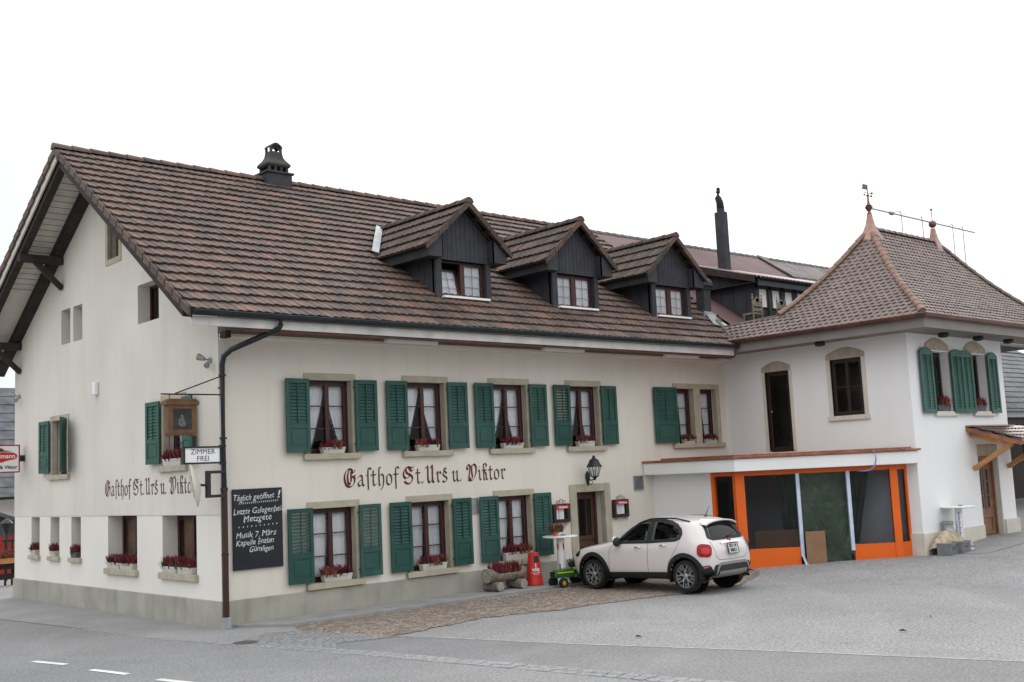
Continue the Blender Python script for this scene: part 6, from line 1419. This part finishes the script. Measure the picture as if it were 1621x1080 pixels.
for sx in (-1, 1):
    H = lambda l, z, sx=sx: side_hit(l, z, sx)
    # black surround, panes
    m = line(WIN_ALL, H, .004, .035, True); CB('window_trim', m, 'car_black', fix=False, smooth=True)
    m = patch([(2.375, 1.04), (2.475, 1.04), (2.49, 1.50), (2.40, 1.50)], H, .006, 8, 3); CB('pillar', m, 'car_black', fix=False)
    m = line(WIN_F, H, .005, .05, True); CB('window_trim', m, 'car_black', fix=False); m = line(WIN_R, H, .005, .05, True); CB('window_trim', m, 'car_black', fix=False)
    m = patch(WIN_F, H, .003); CB('window', m, 'glass_car', fix=False, smooth=True)
    m = patch(WIN_R, H, .003); CB('window', m, 'glass_car', fix=False, smooth=True)
    m = line([(1.30, .36), (1.32, .62), (1.34, .9), (1.43, 1.0)], H, .002, .008); m2 = line([(2.41, .36), (2.42, .7), (2.43, 1.04)], H, .002, .009); b0 = len(m.v); m.v += m2.v; m.f += [[i+b0 for i in f] for f in m2.f]
    m2 = line([(2.96, .40), (2.98, .62), (3.16, .84), (3.28, 1.06)], H, .002, .008); b0 = len(m.v); m.v += m2.v; m.f += [[i+b0 for i in f] for f in m2.f]; CB('door_gap', m, 'car_black', fix=False)
    # black lower cladding
    m = patch([(1.18, .25), (1.20, .40), (3.03, .42), (3.05, .26)], H, .012, 6, 30); CB('sill_cladding', m, 'car_black', fix=False, smooth=True)
    m = patch([(3.72, .30), (3.76, .50), (LL(4.16), .54), (LL(4.2), .34)], H, .010, 6, 12); CB('bumper_cladding', m, 'car_black', fix=False, smooth=True)
    m = line([(3.76, .525), (3.9, .54), (LL(4.14), .55)], H, .006, .03); CB('reflector', m, 'red_dark', fix=False)
    for wl_ in WL:
        pts = [(wl_+.435*math.cos(a), .34+.435*math.sin(a)) for a in [R(-18+216*k/26) for k in range(27)]]
        m = line(pts, H, .010, .095); CB('wheel_arch', m, 'car_black', fix=False, smooth=True)
        m = MB()
        for k in range(20):
            a0, a1 = R(-20+220*k/20), R(-20+220*(k+1)/20); q = [(wl_+.40*math.cos(a), .34+.40*math.sin(a)) for a in (a0, a1)]
            m.face([(sx*.55*KC, -q[0][0]*KC, q[0][1]*KC), (sx*.55*KC, -q[1][0]*KC, q[1][1]*KC), (sx*.90*KC, -q[1][0]*KC, q[1][1]*KC), (sx*.90*KC, -q[0][0]*KC, q[0][1]*KC)])
        m.lathe((sx*.55*KC, -wl_*KC, .34*KC), [(0, 0), (.40*KC, 0)], 20, ax=(1, 0, 0)); CB('wheel_housing', m, 'black', fix=False)
        # wheel
        c0 = Vector((sx*.665*KC, -wl_*KC, WR*KC)); ax_ = (sx, 0, 0); k_ = KC
        m = MB(); m.lathe(c0, [(.235*k_, .0), (.315*k_, .0), (.333*k_, .02), (WR*k_, .06), (WR*k_, .15*k_), (.328*k_, .18*k_), (.305*k_, .205*k_), (.25*k_, .21*k_), (.235*k_, .19*k_), (.225*k_, .1*k_)], 40, ax=ax_, cap=False); wh = CB('wheel', m, 'tyre', smooth='auto')
        m = MB(); m.lathe(c0, [(0, .10*k_), (.22*k_, .10*k_), (.235*k_, .19*k_), (.235*k_, .0)], 36, ax=ax_, cap=False); CB('rim_well', m, 'black', wh)
        m = MB(); m.lathe(c0, [(.228*k_, .17*k_), (.234*k_, .196*k_), (.241*k_, .196*k_), (.24*k_, .18*k_)], 40, ax=ax_, cap=False)
        for s_ in range(5):
            a = 2*math.pi*s_/5+.31
            def pt(r, an, d): return c0+Vector((sx*d*k_, r*k_*math.cos(an), r*k_*math.sin(an)))
            for da in (-.30, .30): m.bar(pt(.05, a, .175), pt(.13, a+da*.35, .182), .026*k_, .02, ax_); m.bar(pt(.115, a+da*.3, .182), pt(.235, a+da*1.05, .188), .019*k_, .02, ax_)
            m.bar(pt(.14, a+.628-.12, .17), pt(.235, a+.628-.06, .18), .010*k_, .02, ax_); m.bar(pt(.14, a+.628+.12, .17), pt(.235, a+.628+.06, .18), .010*k_, .02, ax_)
        m.lathe(c0, [(0, .192*k_), (.03*k_, .192*k_), (.055*k_, .18*k_), (.06*k_, .15*k_)], 18, ax=ax_); CB('rim', m, 'alloy', wh)
        m = MB(); m.lathe(c0, [(.0, .12*k_), (.13*k_, .12*k_)], 20, ax=ax_); CB('brake_disc', m, 'metal_grey', wh)
    # handles
    for l0 in (2.16, 2.98): 
        z0 = .925 if l0 < 2.5 else .965
        if l0 > 2.5: l0 = 2.86
        p, n = H(l0, z0); m = MB(); m.tube([H(l0-.10, z0)[0]+n*.006, H(l0-.07, z0)[0]+n*.030, H(l0+.05, z0+.004)[0]+n*.034, H(l0+.09, z0+.004)[0]+n*.006], [.010, .014, .014, .010], 8); CB('door_handle', m, 'chrome', smooth=True)
    # mirror
    p, n = H(1.60, 1.04); m = MB(); m.ball((p.x+sx*.12, p.y+.02, p.z+.055), .088, 14, (1.0, .62, .80)); mo = CB('wing_mirror', m, 'car_paint', smooth=True)
    m = MB(); m.tube([p, p+Vector((sx*.09, 0, .0))], .03, 8); m.ball((p.x+sx*.115, p.y-.016, p.z+.012), .098, 14, (1.0, .62, .98)); CB('mirror_base', m, 'car_black', mo, smooth=True)
    # roof rail
    pts = []
    for k in range(13):
        l = 1.98+1.42*k/12; h = bvh.ray_cast(Vector((sx*.555*KC, -l*KC, 3)), Vector((0, 0, -1))); pts.append(h[0]+Vector((0, 0, .004+.036*min(1, 4*min(k/12, 1-k/12)))))
    m = MB(); m.tube(pts, .015, 8); CB('roof_rail', m, 'car_black', smooth=True)
    # lamps
    def rounded(cx, cz, a, b, n=24, p=2.6, rot=0.0):
        out = []
        for k in range(n):
            t_ = 2*math.pi*k/n; x = a*math.copysign(abs(math.cos(t_))**(2/p), math.cos(t_)); z = b*math.copysign(abs(math.sin(t_))**(2/p), math.sin(t_)); out.append((cx+x*math.cos(rot)-z*math.sin(rot), cz+x*math.sin(rot)+z*math.cos(rot)))
        return out
    def lamp_hit(l, z, sx=sx):     # hit from an oblique rear quarter so the lamp wraps round the corner
        o_ = Vector((sx*.80*KC, -LL(4.05)*KC, z*KC)); d = Vector((-sx*.75, .66, 0)).normalized(); s_ = Vector((.66*sx, .75, 0)).normalized()
        h = bvh.ray_cast(o_-s_*(l*KC)-d*3, d); return (h[0], h[1]) if h[0] else (o_, -d)
    m = patch(rounded(.0, .86, .175, .155, p=3.2, rot=-.12), lamp_hit, .006, 14, 14); CB('tail_light_bezel', m, 'car_paint', smooth=True, fix=False)
    m = patch(rounded(.0, .86, .148, .132, p=3.2, rot=-.12), lamp_hit, .018, 14, 14); tl = CB('tail_light', m, 'tail_red', smooth=True, fix=False)
    m = patch(rounded(.02, .85, .085, .065, p=3, rot=-.1), lamp_hit, .022, 8, 8); CB('reflector', m, 'red', tl, fix=False)
    m = patch(rounded(.30, .78, .10, .075, p=2.2), H, .006, 10, 10); CB('headlight', m, 'car_glass_dark', smooth=True, fix=False)
# rear: window, lamps, plate, bumper
RH = rear_hit
m = patch(REARW, RH, .004, 14, 24); CB('rear_window', m, 'glass_car', smooth=True, fix=False)
m = line(REARW, RH, .006, .06, True); CB('window_trim', m, 'car_black', fix=False)
m = MB(); rows = []
for k in range(13):
    x = -.56+1.12*k/12; a = RH(x*.94, 1.40)[0]; zt_ = bvh.ray_cast(Vector((x*KC, -3.62*KC, 3)), Vector((0, 0, -1)))[0]
    bow = 1-(abs(x)/.56)**2.5*.35; rows.append([m.p(zt_+Vector((0, 0, .004))), m.p(Vector((x*KC, -(3.74+.10*bow)*KC, zt_.z-.012))), m.p(Vector((x*KC*.99, -(3.74+.09*bow)*KC, zt_.z-.04))), m.p(a+Vector((0, .03, .03)))])
for a, b in zip(rows, rows[1:]):
    for j in range(3): m.f.append([a[j], a[j+1], b[j+1], b[j]])
CB('spoiler', m, 'car_paint', smooth=True)
m = MB(); a, n = RH(0, 1.10); m.tube([a+n*.02, RH(.12, 1.13)[0]+n*.03, RH(.34, 1.18)[0]+n*.018], [.016, .013, .008], 6); m.ball(a+n*.02, .028, 8); CB('wiper', m, 'car_black', smooth=True)
m = line([(-.34, .985), (-.2, .995), (0, 1.0), (.2, .995), (.34, .985)], RH, .022, .042); CB('tailgate_bar', m, 'chrome', smooth=True, fix=False)
m = MB(); p, n = RH(0, 1.035); m.lathe(p, [(0, .022), (.035, .022), (.045, .012), (.045, 0)], 18, ax=n); CB('badge', m, 'red_dark')
m = line([(-.62, 1.04), (-.56, .72), (-.46, .655), (0, .64), (.46, .655), (.56, .72), (.62, 1.04)], RH, .002, .009); CB('tailgate_gap', m, 'car_black', fix=False)
pc, pn = RH(0, .86); pn = Vector((0, -1, .22)).normalized(); pu = Vector((0, .22, 1)).normalized()
m = MB(); c_ = pc+pn*.03
def plq(w_, h_, o_): return [c_+Vector((sx*w_, 0, 0))+pu*sz*h_+pn*o_ for sx, sz in ((-1, -1), (1, -1), (1, 1), (-1, 1))]
m.prism(plq(.155, .092, -.012), pn*.012); lp = CB('number_plate', m, 'plate')
m = MB(); q = plq(.16, .097, .0)
for a, b in zip(q, q[1:]+q[:1]): m.bar(a, b, .012, .012)
CB('plate_frame', m, 'black', lp)
m = MB(); text(m, 'SO 14', .082, c_+pu*.042+pn*.003, (1, 0, 0), pu, bold=.004, sx=1.05); text(m, '0821', .082, c_-pu*.042+pn*.003, (1, 0, 0), pu, bold=.004, sx=1.25); CB('plate_characters', m, 'black', lp, fix=False)
m = patch([(-.62, .34), (-.66, .50), (-.60, .56), (.60, .56), (.66, .50), (.62, .34)], RH, .010, 8, 28); CB('bumper_cladding', m, 'car_black', smooth=True, fix=False)
m = patch([(-.60, .30), (-.46, .40), (.46, .40), (.60, .30)], RH, .020, 6, 24); CB('skid_plate', m, 'car_silver', smooth=True, fix=False)
m = line([(-.60, .30), (-.54, .50), (-.46, .565), (0, .57), (.46, .565), (.54, .50), (.60, .30)], RH, .022, .055); m2 = line([(-.50, .40), (0, .395), (.50, .40)], RH, .022, .04); b0 = len(m.v); m.v += m2.v; m.f += [[i+b0 for i in f] for f in m2.f]; CB('skid_plate', m, 'car_silver', fix=False, smooth=True)
m = MB(); h = bvh.ray_cast(Vector((0, -3.40*KC, 3)), Vector((0, 0, -1))); m.tube([h[0], h[0]+Vector((0, -.11, .20))], [.010, .004], 6); m.ball(h[0], .025, 8, (1, 1.6, .6)); CB('aerial', m, 'car_black')
# interior
m = MB(); m.box(-.70*KC, .70*KC, -3.6*KC, -1.3*KC, .45*KC, .55*KC); m.box(-.72*KC, .72*KC, -1.55*KC, -1.25*KC, .8*KC, 1.06*KC)
for sx in (-.36, .36):
    for l in (2.35, 3.1): m.box((sx-.24)*KC, (sx+.24)*KC, -(l+.12)*KC, -l*KC, .5*KC, 1.12*KC); m.box((sx-.13)*KC, (sx+.13)*KC, -(l+.14)*KC, -(l+.05)*KC, 1.12*KC, 1.32*KC)
CB('interior', m, 'car_black', bevel=.04)
m = MB(); m.tube([(-.36*KC+.17*math.cos(a), -1.72*KC+.03*math.sin(a), 1.02*KC+.16*math.sin(a)) for a in [2*math.pi*k/18 for k in range(19)]], .014, 6); CB('steering_wheel', m, 'black')
m = MB(); a = [bvh.ray_cast(Vector((sx*KC, -l*KC, 3)), Vector((0, 0, -1)))[0]+Vector((0, 0, .004)) for l, sx in ((1.42, -.62), (1.42, .62), (1.94, .54), (1.94, -.54))]
m.face(a); CB('windscreen', m, 'glass_car', fix=False)

# ------------------------------------------------------------------ neighbours at the edges of the picture
nb = thing('neighbour_house', (0, 26, 0), 'white house with dark slate roof behind the left edge of the inn', 'house')
m = MB(); m.box(-9, 5.5, 24.5, 33, -.3, 3.0); m.build('wall', 'plaster_white', nb)
m = MB(); prn = [(4.6*i/12, 2.35+4.3*i/12) for i in range(13)]; tiles(m, (0, 23.7, 0), (1, 0, 0), (0, 1, 0), prn, lambda h: (-10, 6.2), .3, amp=.01, thick=.03, scallop=0, m=3); m.build('roof', 'slate', nb)
m = MB(); m.prism([(-10, 23.8, 2.3), (6.2, 23.8, 2.3), (6.2, 28.3, 6.5), (-10, 28.3, 6.5)], (0, 0, .05)); m.prism([(-10, 28.3, 6.5), (6.2, 28.3, 6.5), (6.2, 33, 2.4), (-10, 33, 2.4)], (0, 0, .05)); m.build('roof_deck', 'roof_grey', nb)
m = MB(); halfpipe(m, [(-10, 23.62, 2.35), (6.2, 23.62, 2.35)], .09); m.build('gutter', 'gutter', nb)
tr = thing('terrace_fence', (.3, 15, 0), 'dark timber terrace railing with boards beyond the gable', 'railing')
m = MB()
for z in (.12, .40): m.box(-5, 1.45, 14.5, 14.56, z, z+.16)
for k in range(7): m.box(-4.3+k*.93, -4.2+k*.93, 14.56, 14.64, -.05, .62)
m.build('rail', 'wood_dark', tr)
m = MB(); m.box(1.06, 1.11, 14.62, 14.67, -.05, 1.2); m.box(1.24, 1.29, 14.62, 14.67, -.05, 1.2); m.box(1.0, 1.5, 14.61, 14.68, 1.13, 1.19); m.box(1.0, 1.5, 14.61, 14.68, .84, .9); m.build('rack', 'iron', tr)
rnd = random.Random(11)
for i, x in enumerate((-.9, -.05, .95)):
    t = thing('terrace_planter', (x, 14.42, .56), 'orange red flower box on the terrace railing, '+('the one nearest the beer sign end' if i == 0 else 'the middle one' if i == 1 else 'the one touching the gable edge'), 'flower box', 'flower boxes on the terrace railing')
    m = MB(); m.box(-.36, .36, -.1, .1, 0, .14); m.build('box', 'wood_light', t, world=False); m = MB(); heather(m, -.34, .34, -.1, .1, .12, .3, 200, rnd, .1); m.build('flowers', 'heather_rust' if i != 1 else 'heather', t, world=False, fix=False)
ln = thing('garden_lamp', (1.42, 15.6, 0), 'black post lamp on the terrace beyond the gable', 'lamp')
m = MB(); m.tube([(0, 0, 0), (0, 0, 1.35)], .03, 8); m.build('post', 'iron', ln, world=False); m = MB(); m.lathe((0, 0, 1.35), [(.06, 0), (.13, .25), (.19, .27), (.10, .36), (0, .42)], 10); m.build('lamp_head', 'iron', ln, world=False)
sh_ = thing('garden_shed', (2.0, 19, 0), 'low shed with dark pitched roof and red gable trim beyond the terrace', 'shed')
m = MB(lambda q: (q.x+2.3, q.y, q.z)); m.box(-2.4, 1.6, 18.5, 20.5, -.2, 1.15); m.build('wall', 'red_dark', sh_); m = MB(lambda q: (q.x+2.3, q.y, q.z)); m.prism([(-2.8, 18.2, 1.1), (-.5, 18.2, 2.0), (1.9, 18.2, 1.1), (1.9, 18.2, 1.0), (-.5, 18.2, 1.88), (-2.8, 18.2, 1.0)], (0, 2.6, 0)); m.prism([(-2.4, 18.6, 1.0), (-.5, 18.6, 1.86), (1.6, 18.6, 1.0)], (0, .05, 0)); m.build('roof', 'slate', sh_)
br = thing('barn', (26, -1, 0), 'open grey roofed barn behind the right edge of the wing', 'barn')
m = MB(); prn = [(5.0*i/14, 3.75+3.2*i/14) for i in range(15)]; tiles(m, (0, -1.2, 0), (1, 0, 0), (0, 1, 0), prn, lambda h: (21.9, 40), .25, amp=.012, thick=.03, scallop=0, m=3); m.build('roof', 'slate', br)
m = MB(); halfpipe(m, [(21.9, -1.3, 3.72), (40, -1.3, 3.72)], .1); m.box(21.9, 40, -1.18, -1.1, 3.45, 3.7); m.build('gutter', 'metal_grey', br)
m = MB(); m.face([(22, 3, -.1), (40, 3, -.1), (40, 3, 6.5), (22, 3, 6.5)]); m.face([(22, -1, -.1), (22, 3, -.1), (22, 3, 6.4), (22, -1, 3.8)]); m.box(22, 40, -1.05, -.95, 3.2, 3.6); m.build('wall', 'interior', br, fix=False)
for x in (26, 30, 34): m = MB(); m.box(x-.1, x+.1, -1.1, -.9, -.1, 3.4); m.build('post', 'wood_dark', br)
fm = thing('farm_trailer', (25, .4, .3), 'red farm trailer standing in the dark barn at the right edge', 'trailer')
m = MB(); m.box(-1.6, 1.6, -.7, .7, .45, .95); m.box(-1.65, 1.65, -.75, .75, .92, 1.0); m.build('body', 'red', fm, world=False, bevel=.02)
for x in (-1.0, 1.0): m = MB(); m.lathe((x, -.85, .38), [(.1, 0), (.36, 0), (.38, .03), (.38, .15), (.36, .18), (.1, .18)], 22, ax=(0, 1, 0)); m.build('wheel', 'tyre', fm, world=False, smooth='auto')
m = MB(); m.bar((-1.6, 0, .5), (-2.6, 0, .4), .1, .1); m.build('drawbar', 'iron', fm, world=False)

# ------------------------------------------------------------------ added unseen houses behind the camera, only for reflections in panes and car paint
def far_house(x, y, rz, wx, wy, h, label, wallm):
    t = thing('reflection_house', (x, y, -.1), label, 'house', None, rz)
    m = MB(lambda q: (q.x, -wy/2-q.y, q.z)); hl = [(-wx/2+1.0+k*(wx-2)/4+.2, -wx/2+1.0+k*(wx-2)/4+1.3, z, z+1.4, .2) for k in range(4) for z in (1.0, 3.8)]
    wall(m, -wx/2, wx/2, 0, h, hl, grow=.002); m.build('wall', wallm, t, world=False, fix=False)
    m = MB(); m.box(-wx/2, wx/2, -wy/2+.3, wy/2, 0, h); m.build('wall', wallm, t, world=False)
    m = MB(); m.prism([(-wx/2-.6, -wy/2-.8, h-.1), (-wx/2-.6, 0, h+wy*.38), (-wx/2-.6, wy/2+.8, h-.1)], (wx+1.2, 0, 0)); m.build('roof', 'roof_grey', t, world=False)
    for a, b, c, e, d in hl: m = MB(lambda q: (q.x, -wy/2-q.y, q.z)); m.box(a, b, -.2, -.15, c, e); m.build('window', 'car_glass_dark', t, world=False)
far_house(-27, -33, R(132), 15, 10, 6.2, 'cream house added behind the viewpoint for reflections in the shop panes', 'plaster_gable')
far_house(-9, -45, R(172), 17, 10, 6.4, 'grey unseen house added behind the viewpoint for reflections', 'plinth')
far_house(-40, -13, R(100), 16, 10, 6.0, 'brown timber house added out of view for reflections, facing the gable', 'wood_dark')
far_house(12, -44, R(192), 16, 10, 6.0, 'white house added out of view for reflections, facing the forecourt', 'plaster_white')
